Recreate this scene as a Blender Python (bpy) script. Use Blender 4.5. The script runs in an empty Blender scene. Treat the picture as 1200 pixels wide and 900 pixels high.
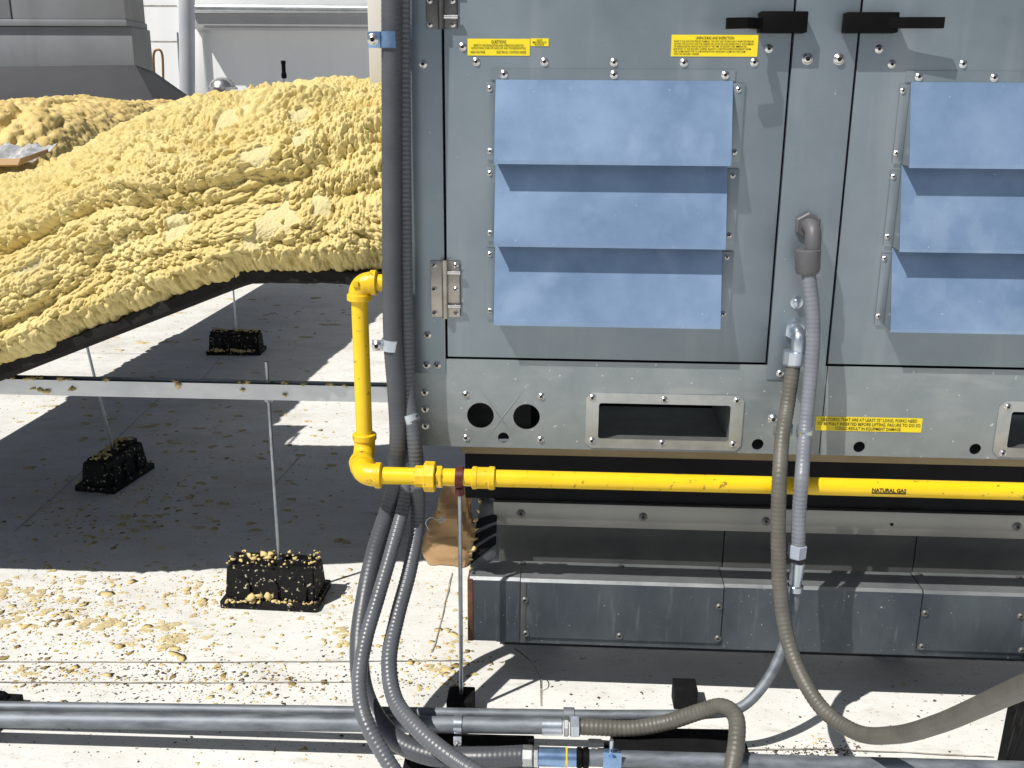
import bpy, bmesh, math, random
import numpy as np
from mathutils import Vector, Matrix
random.seed(7); RNG = np.random.default_rng(11)
SC = bpy.context.scene; COL = SC.collection
R = math.radians
# ------------------------------------------------------------------ camera
FPX = 1150.0; PITCH, YAW, ROLL = R(15.84), R(-2.81), R(0.40)
CAM = Vector((0, -2.0, 1.29))
_cy, _sy, _cp, _sp, _cr, _sr = math.cos(YAW), math.sin(YAW), math.cos(PITCH), math.sin(PITCH), math.cos(ROLL), math.sin(ROLL)
_rt = Vector((_cy, -_sy, 0)); _f0 = Vector((_sy, _cy, 0)); _u0 = Vector((0, 0, 1))
FW = _cp * _f0 - _sp * _u0; _up = _cp * _u0 + _sp * _f0
RT = _cr * _rt + _sr * _up; UP = _cr * _up - _sr * _rt
cam = bpy.data.cameras.new('camera'); co = bpy.data.objects.new('camera', cam); COL.objects.link(co)
cam.sensor_width = 36; cam.lens = FPX / 1200 * 36; cam.clip_start = 0.05; cam.clip_end = 500
m3 = Matrix((RT, UP, -FW)).transposed()
co.matrix_world = Matrix.Translation(CAM) @ m3.to_4x4()
SC.camera = co
# ------------------------------------------------------------------ sky, sun, exposure
SUN_L = Vector((0.55, 0.48, -1.0)).normalized()           # the way the light travels
SUN_EL = math.asin(-SUN_L.z); SUN_AZ = math.atan2(-SUN_L.x, -SUN_L.y)
w = bpy.data.worlds.new('World'); SC.world = w; w.use_nodes = True
nt = w.node_tree; bg = nt.nodes['Background']
sky = nt.nodes.new('ShaderNodeTexSky'); sky.sky_type = 'NISHITA'; sky.sun_disc = False
sky.sun_elevation = SUN_EL; sky.sun_rotation = SUN_AZ; sky.air_density = 1.0; sky.dust_density = 0.6; sky.ozone_density = 2.0
hs = nt.nodes.new('ShaderNodeHueSaturation'); hs.inputs['Saturation'].default_value = .6
nt.links.new(sky.outputs[0], hs.inputs['Color']); nt.links.new(hs.outputs[0], bg.inputs[0]); bg.inputs[1].default_value = 0.05
sl = bpy.data.lights.new('sun', 'SUN'); sl.energy = 5.0; sl.angle = R(0.53); sl.color = (1, 0.95, 0.87)
so = bpy.data.objects.new('sun', sl); COL.objects.link(so); so.location = (-6, -6, 10)
so.rotation_euler = SUN_L.to_track_quat('-Z', 'Y').to_euler()
SC.view_settings.view_transform = 'Standard'; SC.view_settings.look = 'None'
SC.view_settings.exposure = 0.03; SC.view_settings.gamma = 1.0
SC.cycles.max_bounces = 6; SC.cycles.diffuse_bounces = 3; SC.cycles.glossy_bounces = 4

# ------------------------------------------------------------------ helpers: where a point of the place lies
def ray(u, v):
    return (FW * FPX + RT * (u - 600) - UP * (v - 450))
def W(u, v, Y=0.0):
    d = ray(u, v); t = (Y - CAM.y) / d.y; return CAM + d * t
def G(u, v, z=0.0):
    d = ray(u, v); t = (z - CAM.z) / d.z; return CAM + d * t
def proj(p):
    q = Vector(p) - CAM; z = q.dot(FW); return (600 + FPX * q.dot(RT) / z, 450 - FPX * q.dot(UP) / z)

# ------------------------------------------------------------------ helpers: objects
def link(o, parent=None):
    COL.objects.link(o)
    if parent is not None:
        o.parent = parent; o.matrix_parent_inverse = PINV[parent.name]
    PINV[o.name] = (Matrix.Translation(-WLOC(o)))
    return o
PINV = {}
def WLOC(o):
    return o.location.copy()
def tag(o, label=None, cat=None, group=None, kind=None):
    if label: o['label'] = label
    if cat: o['category'] = cat
    if group: o['group'] = group
    if kind: o['kind'] = kind
    return o
def thing(name, label, cat, loc=(0, 0, 0), group=None):
    o = bpy.data.objects.new(name, None); o.location = loc; o.empty_display_size = 0.05
    link(o); return tag(o, label, cat, group)
def mesh(name, verts, faces, mat=None, smooth=False):
    me = bpy.data.meshes.new(name); me.from_pydata([tuple(v) for v in verts], [], faces); me.update()
    if mat: me.materials.append(mat)
    if smooth: me.polygons.foreach_set('use_smooth', [True] * len(me.polygons))
    return me
def obj(name, me, parent=None, loc=None, label=None):
    o = bpy.data.objects.new(name, me)
    if loc is not None: o.location = loc
    link(o, parent)
    if label: o['label'] = label
    return o
def smooth_by_angle(me, ang=35):
    me.polygons.foreach_set('use_smooth', [True] * len(me.polygons))
    try: me.set_sharp_from_angle(angle=R(ang))
    except Exception: pass
def bm_mesh(name, bm, mat, smooth=False):
    me = bpy.data.meshes.new(name); bm.normal_update(); bm.to_mesh(me); bm.free()
    if mat: me.materials.append(mat)
    if smooth: smooth_by_angle(me)
    return me
def bm_box(bm, x0, x1, y0, y1, z0, z1, bevel=0.0, M=None):
    old = set(bm.verts)
    vs = [bm.verts.new(p) for p in ((x0, y0, z0), (x1, y0, z0), (x1, y1, z0), (x0, y1, z0), (x0, y0, z1), (x1, y0, z1), (x1, y1, z1), (x0, y1, z1))]
    fs = [bm.faces.new([vs[i] for i in f]) for f in ((3, 2, 1, 0), (4, 5, 6, 7), (0, 1, 5, 4), (1, 2, 6, 5), (2, 3, 7, 6), (3, 0, 4, 7))]
    if bevel > 0:
        es = list({e for f in fs for e in f.edges})
        r = bmesh.ops.bevel(bm, geom=es, offset=bevel, segments=2, affect='EDGES', profile=0.5)
    if M is not None:
        for v in [v for v in bm.verts if v not in old]: v.co = M @ v.co
def box(name, x0, x1, y0, y1, z0, z1, mat, parent=None, bevel=0.001, M=None, label=None):
    bm = bmesh.new(); bm_box(bm, min(x0, x1), max(x0, x1), min(y0, y1), max(y0, y1), min(z0, z1), max(z0, z1), bevel, M)
    return obj(name, bm_mesh(name, bm, mat, bevel > 0), parent, label=label)
def boxes(name, lst, mat, parent=None, bevel=0.0, M=None):
    bm = bmesh.new()
    for b in lst: bm_box(bm, *b, bevel=bevel, M=M)
    return obj(name, bm_mesh(name, bm, mat, bevel > 0), parent)
def catmull(pts, step=0.004):
    P = np.array(pts, float); P = np.vstack([2 * P[0] - P[1], P, 2 * P[-1] - P[-2]])
    out = []
    for i in range(1, len(P) - 2):
        p0, p1, p2, p3 = P[i - 1:i + 3]
        k0 = 0; k1 = np.linalg.norm(p1 - p0) ** .5; k2 = k1 + np.linalg.norm(p2 - p1) ** .5; k3 = k2 + np.linalg.norm(p3 - p2) ** .5
        n = max(2, int(np.linalg.norm(p2 - p1) / step)); t = np.linspace(k1, k2, n, endpoint=False)[:, None]
        a1 = (k1 - t) / (k1 - k0) * p0 + (t - k0) / (k1 - k0) * p1; a2 = (k2 - t) / (k2 - k1) * p1 + (t - k1) / (k2 - k1) * p2
        a3 = (k3 - t) / (k3 - k2) * p2 + (t - k2) / (k3 - k2) * p3
        b1 = (k2 - t) / (k2 - k0) * a1 + (t - k0) / (k2 - k0) * a2; b2 = (k3 - t) / (k3 - k1) * a2 + (t - k1) / (k3 - k1) * a3
        out.append((k2 - t) / (k2 - k1) * b1 + (t - k1) / (k2 - k1) * b2)
    out = np.vstack(out + [P[-2][None]])
    # even spacing
    d = np.r_[0, np.cumsum(np.linalg.norm(np.diff(out, axis=0), axis=1))]
    n = max(2, int(d[-1] / step)); s = np.linspace(0, d[-1], n + 1)
    return np.stack([np.interp(s, d, out[:, k]) for k in range(3)], 1)
def tube_data(path, rad, seg=14, caps=True):
    P = np.array(path, float); n = len(P); rad = np.broadcast_to(np.array(rad, float), (n,))
    T = np.gradient(P, axis=0); T /= np.linalg.norm(T, axis=1)[:, None] + 1e-12
    a = np.array([0, 0, 1.]) if abs(T[0][2]) < .9 else np.array([0, 1., 0])
    N = np.cross(T[0], a); N /= np.linalg.norm(N); V = []
    th = np.linspace(0, 2 * np.pi, seg, endpoint=False)
    for i in range(n):
        N = N - T[i] * N.dot(T[i]); N /= np.linalg.norm(N); B = np.cross(T[i], N)
        V.append(P[i] + rad[i] * (np.cos(th)[:, None] * N + np.sin(th)[:, None] * B))
    V = np.vstack(V); F = []
    for i in range(n - 1):
        for j in range(seg):
            k = (j + 1) % seg; F.append((i * seg + j, i * seg + k, (i + 1) * seg + k, (i + 1) * seg + j))
    if caps: F.append(tuple(range(seg))[::-1]); F.append(tuple((n - 1) * seg + j for j in range(seg)))
    return V, F
def tube(name, path, rad, mat, parent=None, seg=14, label=None, ang=40):
    V, F = tube_data(path, rad, seg); me = mesh(name, V, F, mat); smooth_by_angle(me, ang)
    return obj(name, me, parent, label=label)
def rod(name, a, b, r, mat, parent=None, seg=10, label=None):
    return tube(name, [a, b], r, mat, parent, seg, label)
def lathe_along(name, a, axis, prof, mat, parent=None, seg=16, label=None):
    """prof: list of (distance along the axis, radius)"""
    ax = Vector(axis).normalized(); a = Vector(a)
    t = Vector((0, 0, 1)) if abs(ax.z) < .9 else Vector((0, 1, 0))
    n = ax.cross(t).normalized(); b = ax.cross(n); V = []; F = []
    for s, r in prof:
        for j in range(seg):
            th = 2 * math.pi * (j + .5) / seg; V.append(a + ax * s + (n * math.cos(th) + b * math.sin(th)) * r)
    for i in range(len(prof) - 1):
        for j in range(seg):
            k = (j + 1) % seg; F.append((i * seg + j, i * seg + k, (i + 1) * seg + k, (i + 1) * seg + j))
    F.append(tuple(range(seg))[::-1]); F.append(tuple((len(prof) - 1) * seg + j for j in range(seg)))
    me = mesh(name, V, F, mat); bm = bmesh.new(); bm.from_mesh(me); bmesh.ops.recalc_face_normals(bm, faces=bm.faces); bm.to_mesh(me); bm.free()
    smooth_by_angle(me, 30)
    return obj(name, me, parent, label=label)
def fill2d(outline, holes, thick):
    cu = bpy.data.curves.new('tmp', 'CURVE'); cu.dimensions = '2D'; cu.fill_mode = 'BOTH'; cu.extrude = thick / 2
    for loop in [outline] + holes:
        s = cu.splines.new('POLY'); s.points.add(len(loop) - 1); s.use_cyclic_u = True
        for p, q in zip(s.points, loop): p.co = (q[0], q[1], 0, 1)
    o = bpy.data.objects.new('tmp', cu); COL.objects.link(o); dg = bpy.context.evaluated_depsgraph_get(); dg.update()
    me = bpy.data.meshes.new_from_object(o.evaluated_get(dg)); bpy.data.objects.remove(o); bpy.data.curves.remove(cu); return me
def plate(name, outline, holes, yfront, thick, mat, parent=None, label=None):
    """an upright plate in the XZ plane with holes, its front at yfront"""
    me = fill2d(outline, holes, thick)
    n = len(me.vertices); c = np.empty(n * 3); me.vertices.foreach_get('co', c); c = c.reshape(-1, 3)
    c = np.stack([c[:, 0], yfront + thick / 2 - c[:, 2], c[:, 1]], 1); me.vertices.foreach_set('co', c.ravel())
    me.materials.clear(); me.materials.append(mat); me.update()
    return obj(name, me, parent, label=label)
def circ(x, z, r, n=28):
    return [(x + r * math.cos(2 * math.pi * i / n), z + r * math.sin(2 * math.pi * i / n)) for i in range(n)]
def rrect(x0, x1, z0, z1, r, n=4):
    out = []
    for cx, cz, a0 in ((x1 - r, z1 - r, 0), (x0 + r, z1 - r, 90), (x0 + r, z0 + r, 180), (x1 - r, z0 + r, 270)):
        for i in range(n + 1):
            a = R(a0 + 90 * i / n); out.append((cx + r * math.cos(a), cz + r * math.sin(a)))
    return out
def text_mesh(body, size, width=None, align='LEFT', spacing=1.0, bold=0.0):
    cu = bpy.data.curves.new('tmp', 'FONT'); cu.body = body; cu.size = size; cu.align_x = align; cu.resolution_u = 2; cu.space_line = spacing; cu.offset = bold
    o = bpy.data.objects.new('tmp', cu); COL.objects.link(o); dg = bpy.context.evaluated_depsgraph_get(); dg.update()
    me = bpy.data.meshes.new_from_object(o.evaluated_get(dg)); bpy.data.objects.remove(o); bpy.data.curves.remove(cu)
    n = len(me.vertices); c = np.empty(n * 3); me.vertices.foreach_get('co', c); c = c.reshape(-1, 3)
    if width: 
        x0, x1 = c[:, 0].min(), c[:, 0].max(); k = width / (x1 - x0)
        c[:, 0] = (c[:, 0] - (x0 if align == 'LEFT' else (x0 + x1) / 2)) * k
    return me, c

# ------------------------------------------------------------------ materials
def mat(name, c1, c2=None, rough=0.5, metal=0.0, scale=8.0, detail=5.0, bump=0.0, bscale=60.0, stretch=(1, 1, 1), rvar=0.08,
        spots=None, spot_scale=40.0, spot_amt=0.5, spec=0.5, streak=None):
    m = bpy.data.materials.new(name); m.use_nodes = True; t = m.node_tree; L = t.links; N = t.nodes
    p = N['Principled BSDF']; p.inputs['Metallic'].default_value = metal; p.inputs['Roughness'].default_value = rough
    p.inputs['Specular IOR Level'].default_value = spec
    tc = N.new('ShaderNodeTexCoord'); mp = N.new('ShaderNodeMapping'); mp.inputs['Scale'].default_value = stretch
    L.new(tc.outputs['Object'], mp.inputs['Vector'])
    c2 = c2 or tuple(x * 0.8 for x in c1)
    no = N.new('ShaderNodeTexNoise'); no.inputs['Scale'].default_value = scale; no.inputs['Detail'].default_value = detail; no.inputs['Roughness'].default_value = .62
    L.new(mp.outputs[0], no.inputs['Vector'])
    cr = N.new('ShaderNodeValToRGB'); cr.color_ramp.elements[0].position = .32; cr.color_ramp.elements[1].position = .68
    cr.color_ramp.elements[0].color = (*c2, 1); cr.color_ramp.elements[1].color = (*c1, 1)
    L.new(no.outputs['Fac'], cr.inputs['Fac']); col = cr.outputs['Color']
    if streak:
        s = N.new('ShaderNodeTexNoise'); s.inputs['Scale'].default_value = streak[1]; s.inputs['Detail'].default_value = 6
        mq = N.new('ShaderNodeMapping'); mq.inputs['Scale'].default_value = streak[2]; L.new(tc.outputs['Object'], mq.inputs['Vector']); L.new(mq.outputs[0], s.inputs['Vector'])
        r2 = N.new('ShaderNodeValToRGB'); r2.color_ramp.elements[0].position = streak[3]; r2.color_ramp.elements[1].position = streak[3] + .12
        L.new(s.outputs['Fac'], r2.inputs['Fac'])
        mm = N.new('ShaderNodeMath'); mm.operation = 'MULTIPLY'; mm.inputs[1].default_value = streak[4]; L.new(r2.outputs['Color'], mm.inputs[0])
        mx = N.new('ShaderNodeMixRGB'); mx.inputs[2].default_value = (*streak[0], 1); L.new(mm.outputs[0], mx.inputs[0]); L.new(col, mx.inputs[1]); col = mx.outputs[0]
    if spots:
        s = N.new('ShaderNodeTexNoise'); s.inputs['Scale'].default_value = spot_scale; s.inputs['Detail'].default_value = 3; L.new(tc.outputs['Object'], s.inputs['Vector'])
        r2 = N.new('ShaderNodeValToRGB'); r2.color_ramp.elements[0].position = 1 - spot_amt; r2.color_ramp.elements[1].position = min(1, 1 - spot_amt + .06)
        L.new(s.outputs['Fac'], r2.inputs['Fac']); mx = N.new('ShaderNodeMixRGB'); mx.inputs[2].default_value = (*spots, 1)
        L.new(r2.outputs['Color'], mx.inputs[0]); L.new(col, mx.inputs[1]); col = mx.outputs[0]
    L.new(col, p.inputs['Base Color'])
    mr = N.new('ShaderNodeMapRange'); mr.inputs['To Min'].default_value = max(0.02, rough - rvar); mr.inputs['To Max'].default_value = min(1, rough + rvar)
    L.new(no.outputs['Fac'], mr.inputs['Value']); L.new(mr.outputs[0], p.inputs['Roughness'])
    if bump > 0:
        b = N.new('ShaderNodeTexNoise'); b.inputs['Scale'].default_value = bscale; b.inputs['Detail'].default_value = 6; L.new(mp.outputs[0], b.inputs['Vector'])
        bp = N.new('ShaderNodeBump'); bp.inputs['Strength'].default_value = bump; bp.inputs['Distance'].default_value = .004
        L.new(b.outputs['Fac'], bp.inputs['Height']); L.new(bp.outputs[0], p.inputs['Normal'])
    return m
M = {}
M['galv'] = mat('galvanised_panel', (.25, .30, .345), (.185, .23, .272), rough=.40, metal=.55, scale=4, bump=.10, bscale=3.5, streak=((.40, .44, .46), 13, (1, 1, .10), .54, .22), spots=(.55, .57, .58), spot_scale=160, spot_amt=.275)
M['rail'] = mat('galvanised_rail', (.32, .36, .38), (.235, .272, .295), rough=.44, metal=.5, scale=9, detail=8, bump=.12, bscale=16, streak=((.46, .48, .48), 9, (.6, 1, 2), .56, .35), spots=(.62, .64, .66), spot_scale=80, spot_amt=.325)
M['louver'] = mat('louver_sheet', (.275, .395, .59), (.185, .285, .46), rough=.38, metal=.4, scale=7, detail=8, bump=.06, bscale=6, streak=((.42, .55, .74), 12, (1, 1, .7), .54, .28), spots=(.62, .68, .76), spot_scale=140, spot_amt=.275)  # blue of the reflected sky is put into the base colour
M['plate'] = mat('bright_galvanised', (.52, .54, .55), (.38, .41, .42), rough=.38, metal=.85, scale=18, bump=.1, bscale=40)
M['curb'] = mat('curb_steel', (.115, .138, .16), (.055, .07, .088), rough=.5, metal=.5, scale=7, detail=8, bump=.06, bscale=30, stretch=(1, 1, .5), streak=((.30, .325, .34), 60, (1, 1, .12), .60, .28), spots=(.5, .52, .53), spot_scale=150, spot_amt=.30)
M['curbdark'] = mat('weathered_curb', (.13, .14, .14), (.09, .095, .10), rough=.6, metal=.5, scale=9, bump=.08, bscale=40)
M['anglereflect'] = mat('angle_brown_reflection', (.30, .235, .13), (.22, .17, .10), rough=.5, metal=.5, scale=8)  # brown of the foam-strewn roof reflected in the steel, put into the colour
M['curbrail'] = mat('curb_rail_steel', (.34, .34, .32), (.27, .27, .26), rough=.45, metal=.8, scale=6, bump=.05, bscale=30)
M['lip'] = mat('sunlit_lip', (.38, .41, .43), (.28, .31, .33), rough=.4, metal=.7, scale=12, bump=.05)
M['steel'] = mat('screw_steel', (.72, .72, .72), (.58, .58, .58), rough=.28, metal=.95, scale=60)
M['rodsteel'] = mat('zinc_rod', (.42, .47, .52), (.28, .32, .37), rough=.35, metal=.9, scale=40)
M['zinc'] = mat('zinc_strap', (.62, .68, .76), (.48, .54, .62), rough=.3, metal=.9, scale=30)
M['bluezinc'] = mat('blue_zinc', (.30, .46, .72), (.22, .35, .58), rough=.28, metal=.85, scale=30)
M['hinge'] = mat('hinge_steel', (.46, .43, .39), (.34, .32, .29), rough=.35, metal=.9, scale=40)
M['hingedark'] = mat('hinge_dark', (.15, .15, .15), (.10, .10, .10), rough=.35, metal=.8, scale=40)
M['emt'] = mat('conduit_pipe', (.25, .28, .315), (.12, .138, .165), rough=.6, metal=.55, scale=42, bump=.12, bscale=90, stretch=(.35, 1, 1), rvar=.14)
M['strut'] = mat('strut_galvanised', (.62, .65, .68), (.44, .47, .5), rough=.4, metal=.75, scale=14, bump=.05, stretch=(.5, 1, 1))
M['black'] = mat('black_plastic', (.004, .004, .0045), (.003, .003, .0035), rough=.6, scale=20, spec=.1)
M['dull'] = mat('weathered_screw_steel', (.22, .22, .22), (.14, .14, .14), rough=.5, metal=.8, scale=60)
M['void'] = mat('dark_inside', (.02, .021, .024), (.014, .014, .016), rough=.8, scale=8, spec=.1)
M['rubber'] = mat('black_rubber', (.009, .009, .010), (.006, .006, .007), rough=.7, scale=30, bump=.3, bscale=80, spots=(.55, .50, .36), spot_scale=85, spot_amt=.375, spec=.25)
M['rubberclean'] = mat('black_rubber_plain', (.010, .010, .011), (.006, .006, .007), rough=.8, scale=30, bump=.3, bscale=80, spec=.15)
M['rust'] = mat('rusty_steel', (.20, .085, .04), (.09, .045, .03), rough=.8, metal=.2, scale=40, bump=.3, bscale=80)
M['gas'] = mat('yellow_gas_paint', (.88, .60, .012), (.80, .52, .008), rough=.32, scale=9, bump=.06, bscale=50, spots=(.34, .22, .02), spot_scale=60, spot_amt=.35)
M['gasfit'] = mat('yellow_fitting_paint', (.82, .54, .012), (.72, .46, .010), rough=.38, scale=14, bump=.25, bscale=70, spots=(.25, .16, .02), spot_scale=70, spot_amt=.34)
M['flex'] = mat('grey_flex_jacket', (.115, .125, .145), (.085, .093, .11), rough=.36, scale=12, bump=.04, bscale=60)
M['flexdark'] = mat('dark_flex_jacket', (.075, .082, .098), (.055, .06, .075), rough=.4, scale=12, bump=.04, spots=(.55, .56, .56), spot_scale=26, spot_amt=.26)
M['flexbrown'] = mat('weathered_flex_jacket', (.125, .121, .106), (.085, .083, .073), rough=.48, scale=20, bump=.06, bscale=60)
M['flexblue'] = mat('pale_flex_jacket', (.205, .22, .255), (.155, .17, .205), rough=.4, scale=18, bump=.05)
M['nutgrey'] = mat('grey_nut_plastic', (.12, .12, .135), (.09, .09, .10), rough=.5, scale=20)
M['nutblue'] = mat('pale_nut_plastic', (.36, .40, .50), (.30, .34, .44), rough=.4, scale=20)
M['yellow'] = mat('label_yellow', (.86, .70, .02), (.80, .64, .02), rough=.45, scale=20)
M['ink'] = mat('label_ink', (.012, .012, .012), (.01, .01, .01), rough=.6)
M['clampred'] = mat('red_brown_clamp', (.12, .022, .02), (.07, .012, .012), rough=.45, scale=40, metal=.2)
M['paper'] = mat('brown_kraft_paper', (.46, .30, .16), (.38, .24, .12), rough=.8, scale=10, bump=.3, bscale=18)
M['white_wall'] = mat('white_wall_paint', (.90, .92, .94), (.84, .86, .89), rough=.7, scale=1.5, bump=.1, bscale=20, stretch=(1, 1, .4), streak=((.80, .83, .87), 4, (1, 1, .12), .52, .5))
M['hood'] = mat('grey_hood_steel', (.24, .255, .28), (.19, .205, .225), rough=.55, metal=.3, scale=2.5, stretch=(1, 1, .5), bump=.05, streak=((.17, .175, .185), 5, (1, 1, .15), .5, .5))
M['hooddark'] = mat('dark_hood_base', (.055, .058, .068), (.04, .042, .05), rough=.6, metal=.3, scale=3, bump=.05)
M['fascia'] = mat('soffit_shade_grey', (.42, .43, .45), (.36, .37, .39), rough=.6, scale=4)
M['stack'] = mat('grey_painted_pipe', (.50, .52, .58), (.44, .46, .52), rough=.45, scale=5)
M['copper'] = mat('tarnished_brass', (.36, .22, .07), (.24, .14, .05), rough=.45, metal=.6, scale=20)
M['beige'] = mat('beige_post_paint', (.66, .65, .63), (.60, .59, .57), rough=.6, scale=4)
M['silver'] = mat('crinkled_foil', (.80, .81, .82), (.66, .67, .69), rough=.4, metal=.3, scale=20, bump=.6, bscale=22)
M['lipdark'] = mat('black_mastic', (.022, .021, .02), (.012, .012, .012), rough=.75, scale=30, bump=.5, bscale=50, spec=.15)
M['crumb'] = mat('foam_crumb', (.74, .60, .29), (.60, .46, .19), rough=.9, scale=9)
M['crumbold'] = mat('old_foam_crumb', (.36, .27, .11), (.24, .17, .07), rough=.9, scale=9)
M['dirt'] = mat('brown_grit', (.10, .075, .05), (.06, .045, .03), rough=.95, scale=9)
M['seam'] = mat('dirty_seam', (.18, .16, .13), (.52, .49, .44), rough=.9, scale=22)

def roof_material():
    m = mat('white_roof_membrane', (.78, .785, .775), (.68, .685, .67), rough=.62, scale=5, bump=.35, bscale=26, stretch=(1, 1.6, 1))
    t = m.node_tree; N = t.nodes; L = t.links; p = N['Principled BSDF']; col = p.inputs['Base Color'].links[0].from_socket
    tc = N.new('ShaderNodeTexCoord')
    def layer(col, scale, st, pos, wid, c, amt, detail=6):
        mp = N.new('ShaderNodeMapping'); mp.inputs['Scale'].default_value = st; mp.inputs['Location'].default_value = (scale * .37, 1.3, 0); L.new(tc.outputs['Object'], mp.inputs['Vector'])
        n = N.new('ShaderNodeTexNoise'); n.inputs['Scale'].default_value = scale; n.inputs['Detail'].default_value = detail; n.inputs['Roughness'].default_value = .7; L.new(mp.outputs[0], n.inputs['Vector'])
        r = N.new('ShaderNodeMapRange'); r.inputs['From Min'].default_value = pos; r.inputs['From Max'].default_value = pos + wid; r.inputs['To Max'].default_value = amt; L.new(n.outputs['Fac'], r.inputs['Value'])
        mx = N.new('ShaderNodeMixRGB'); mx.inputs[2].default_value = (*c, 1); L.new(r.outputs[0], mx.inputs[0]); L.new(col, mx.inputs[1]); return mx.outputs[0]
    col = layer(col, 2.2, (1, 1.5, 1), .50, .22, (.50, .48, .42), .6)
    col = layer(col, 9, (1, 2.5, 1), .57, .14, (.42, .39, .33), .6)
    col = layer(col, 26, (1, 2.2, 1), .60, .10, (.38, .35, .30), .55)
    col = layer(col, 45, (1, 1.7, 1), .635, .05, (.22, .18, .13), .8, 3)
    col = layer(col, 120, (1, 1.4, 1), .665, .05, (.16, .13, .09), .8, 2)
    L.new(col, p.inputs['Base Color']); return m
M['roof'] = roof_material()

def foam_material():
    m = mat('sprayed_foam', (.68, .575, .275), (.58, .465, .185), rough=.85, scale=6, bump=.5, bscale=110, spec=.25)
    t = m.node_tree; N = t.nodes; L = t.links; p = N['Principled BSDF']; col = p.inputs['Base Color'].links[0].from_socket
    a = N.new('ShaderNodeAttribute'); a.attribute_name = 'shave'
    mx = N.new('ShaderNodeMixRGB'); mx.inputs[2].default_value = (.60, .525, .285, 1); L.new(a.outputs['Fac'], mx.inputs[0]); L.new(col, mx.inputs[1])
    L.new(mx.outputs[0], p.inputs['Base Color']); return m
M['foam'] = foam_material()
M['foamold'] = mat('aged_sprayed_foam', (.74, .58, .26), (.63, .47, .18), rough=.85, scale=6, bump=.5, bscale=110, spec=.25)

# ------------------------------------------------------------------ the roof
bm = bmesh.new()
v = [bm.verts.new(p) for p in ((-60, -40, 0), (60, -40, 0), (60, 80, 0), (-60, 80, 0))]; bm.faces.new(v)
roof = tag(obj('roof', bm_mesh('roof', bm, M['roof'])), kind='structure')
def seam(pts, wdt=.003):
    P = [G(*p) for p in pts]; bm = bmesh.new()
    jit = [P[0]]
    for a, b in zip(P[:-1], P[1:]):
        n = max(2, int((b - a).length / .05))
        for i in range(1, n + 1): jit.append(a.lerp(b, i / n) + Vector((random.uniform(-1, 1), random.uniform(-1, 1), 0)) * .0012)
    V, F = [], []
    for i, q in enumerate(jit):
        d = (jit[min(i + 1, len(jit) - 1)] - jit[max(i - 1, 0)]).normalized(); n = Vector((-d.y, d.x, 0)) * wdt * random.uniform(.35, .7)
        V += [q + n + Vector((0, 0, .003)), q - n + Vector((0, 0, .003))]
        if i: k = 2 * i; F.append((k - 2, k - 1, k + 1, k))
    obj('membrane_seam', mesh('membrane_seam', V, F, M['seam']), roof)
for s in ([(-60, 776), (200, 777), (545, 775)], [(-60, 800), (240, 801), (420, 800)], [(187, 467), (100, 550), (17, 624)], [(530, 672), (513, 745), (506, 765)],
          [(258, 420), (235, 448)], [(634, 797), (634, 828)], [(840, 880), (960, 879), (1060, 883), (1165, 888)], [(320, 570), (352, 535)], [(0, 412), (210, 416)],
          [(690, 868), (750, 872)], [(560, 640), (620, 655)]): seam(s)

# ------------------------------------------------------------------ the rooftop unit
XL = W(481.7, 250).x
ZB = W(486, 522).z                                         # underside of the cabinet
ZT = 2.15
d1l, d1r = W(522.5, 225).x, W(916, 188).x
m_l, m_r = W(918.5, 188).x, W(990.5, 188).x
d2l = W(993.5, 188).x
zdoor = W(700, 421.3).z; zrail = W(700, 424.0).z
XR = d2l + (d1r - d1l) + .05
unit = thing('rooftop_unit', 'big grey galvanised rooftop heating unit with louvered doors and yellow stickers', 'rooftop unit', ((XL + XR) / 2, .7, ZB))
box('casing', XL + .004, XR, .03, 1.5, ZB + .15, ZT, M['galv'], unit, .002)
box('door_backing', XL + .03, XR - .02, .022, .029, zdoor - .02, ZT - .01, M['void'], unit, 0)
zpost = W(503, 437).z; zmull = W(930, 445).z
box('corner_post', XL, d1l - .0045, -.003, .021, zpost, ZT, M['galv'], unit, .0012)
box('centre_post', m_l, m_r, -.003, .021, zmull, ZT, M['galv'], unit, .0012)
doorL = box('door', d1l, d1r, 0, .021, zdoor, ZT, M['galv'], unit, .0012, label='left access door with three complete louver hoods')
doorR = box('door', d2l, XR - .03, 0, .021, zdoor, ZT, M['galv'], unit, .0012, label='right access door running out of view')
# base rail
def wp(u, v, Y=0): p = W(u, v, Y); return (p.x, p.z)
def hole(u, v, rpx):
    p = W(u, v); return circ(p.x, p.z, rpx * (W(u + 1, v) - p).length)
x0, z0 = wp(700, 514); x1, z1 = wp(857, 473.5)
fork = rrect(x0, x1, z0, z1 - .002, .006)
fx0 = W(1182, 500).x; fork2 = rrect(fx0, fx0 + (x1 - x0), z0, z1 - .002, .006)
xj = W(964, 490).x
holes = [hole(563, 487, 15.7), hole(617, 488.5, 15.7), hole(590, 513, 6.5), fork, hole(888, 521, 7)]
plate('base_rail', [(XL - .002, ZB), (xj - .001, ZB), (xj - .001, zrail), (XL - .002, zrail)], holes, 0, .004, M['rail'], unit)
plate('base_rail', [(xj + .001, ZB), (XR, ZB), (XR, zrail), (xj + .001, zrail)], [hole(1007, 524, 7), hole(1143, 526.5, 7), fork2], 0, .004, M['rail'], unit)
box('rail_return', XL, XR, .0045, .07, ZB, ZB + .004, M['rail'], unit, 0)
box('rail_end', XL, XL + .004, .0045, 1.5, ZB + .0045, ZB + .149, M['rail'], unit, 0)
box('hole_backing', XL + .006, W(545, 540, .115).x - .002, .072, 1.4, ZB + .001, ZB + .003, M['void'], unit, 0)  # dark plate added so no sunlit roof shows through the holes
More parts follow.
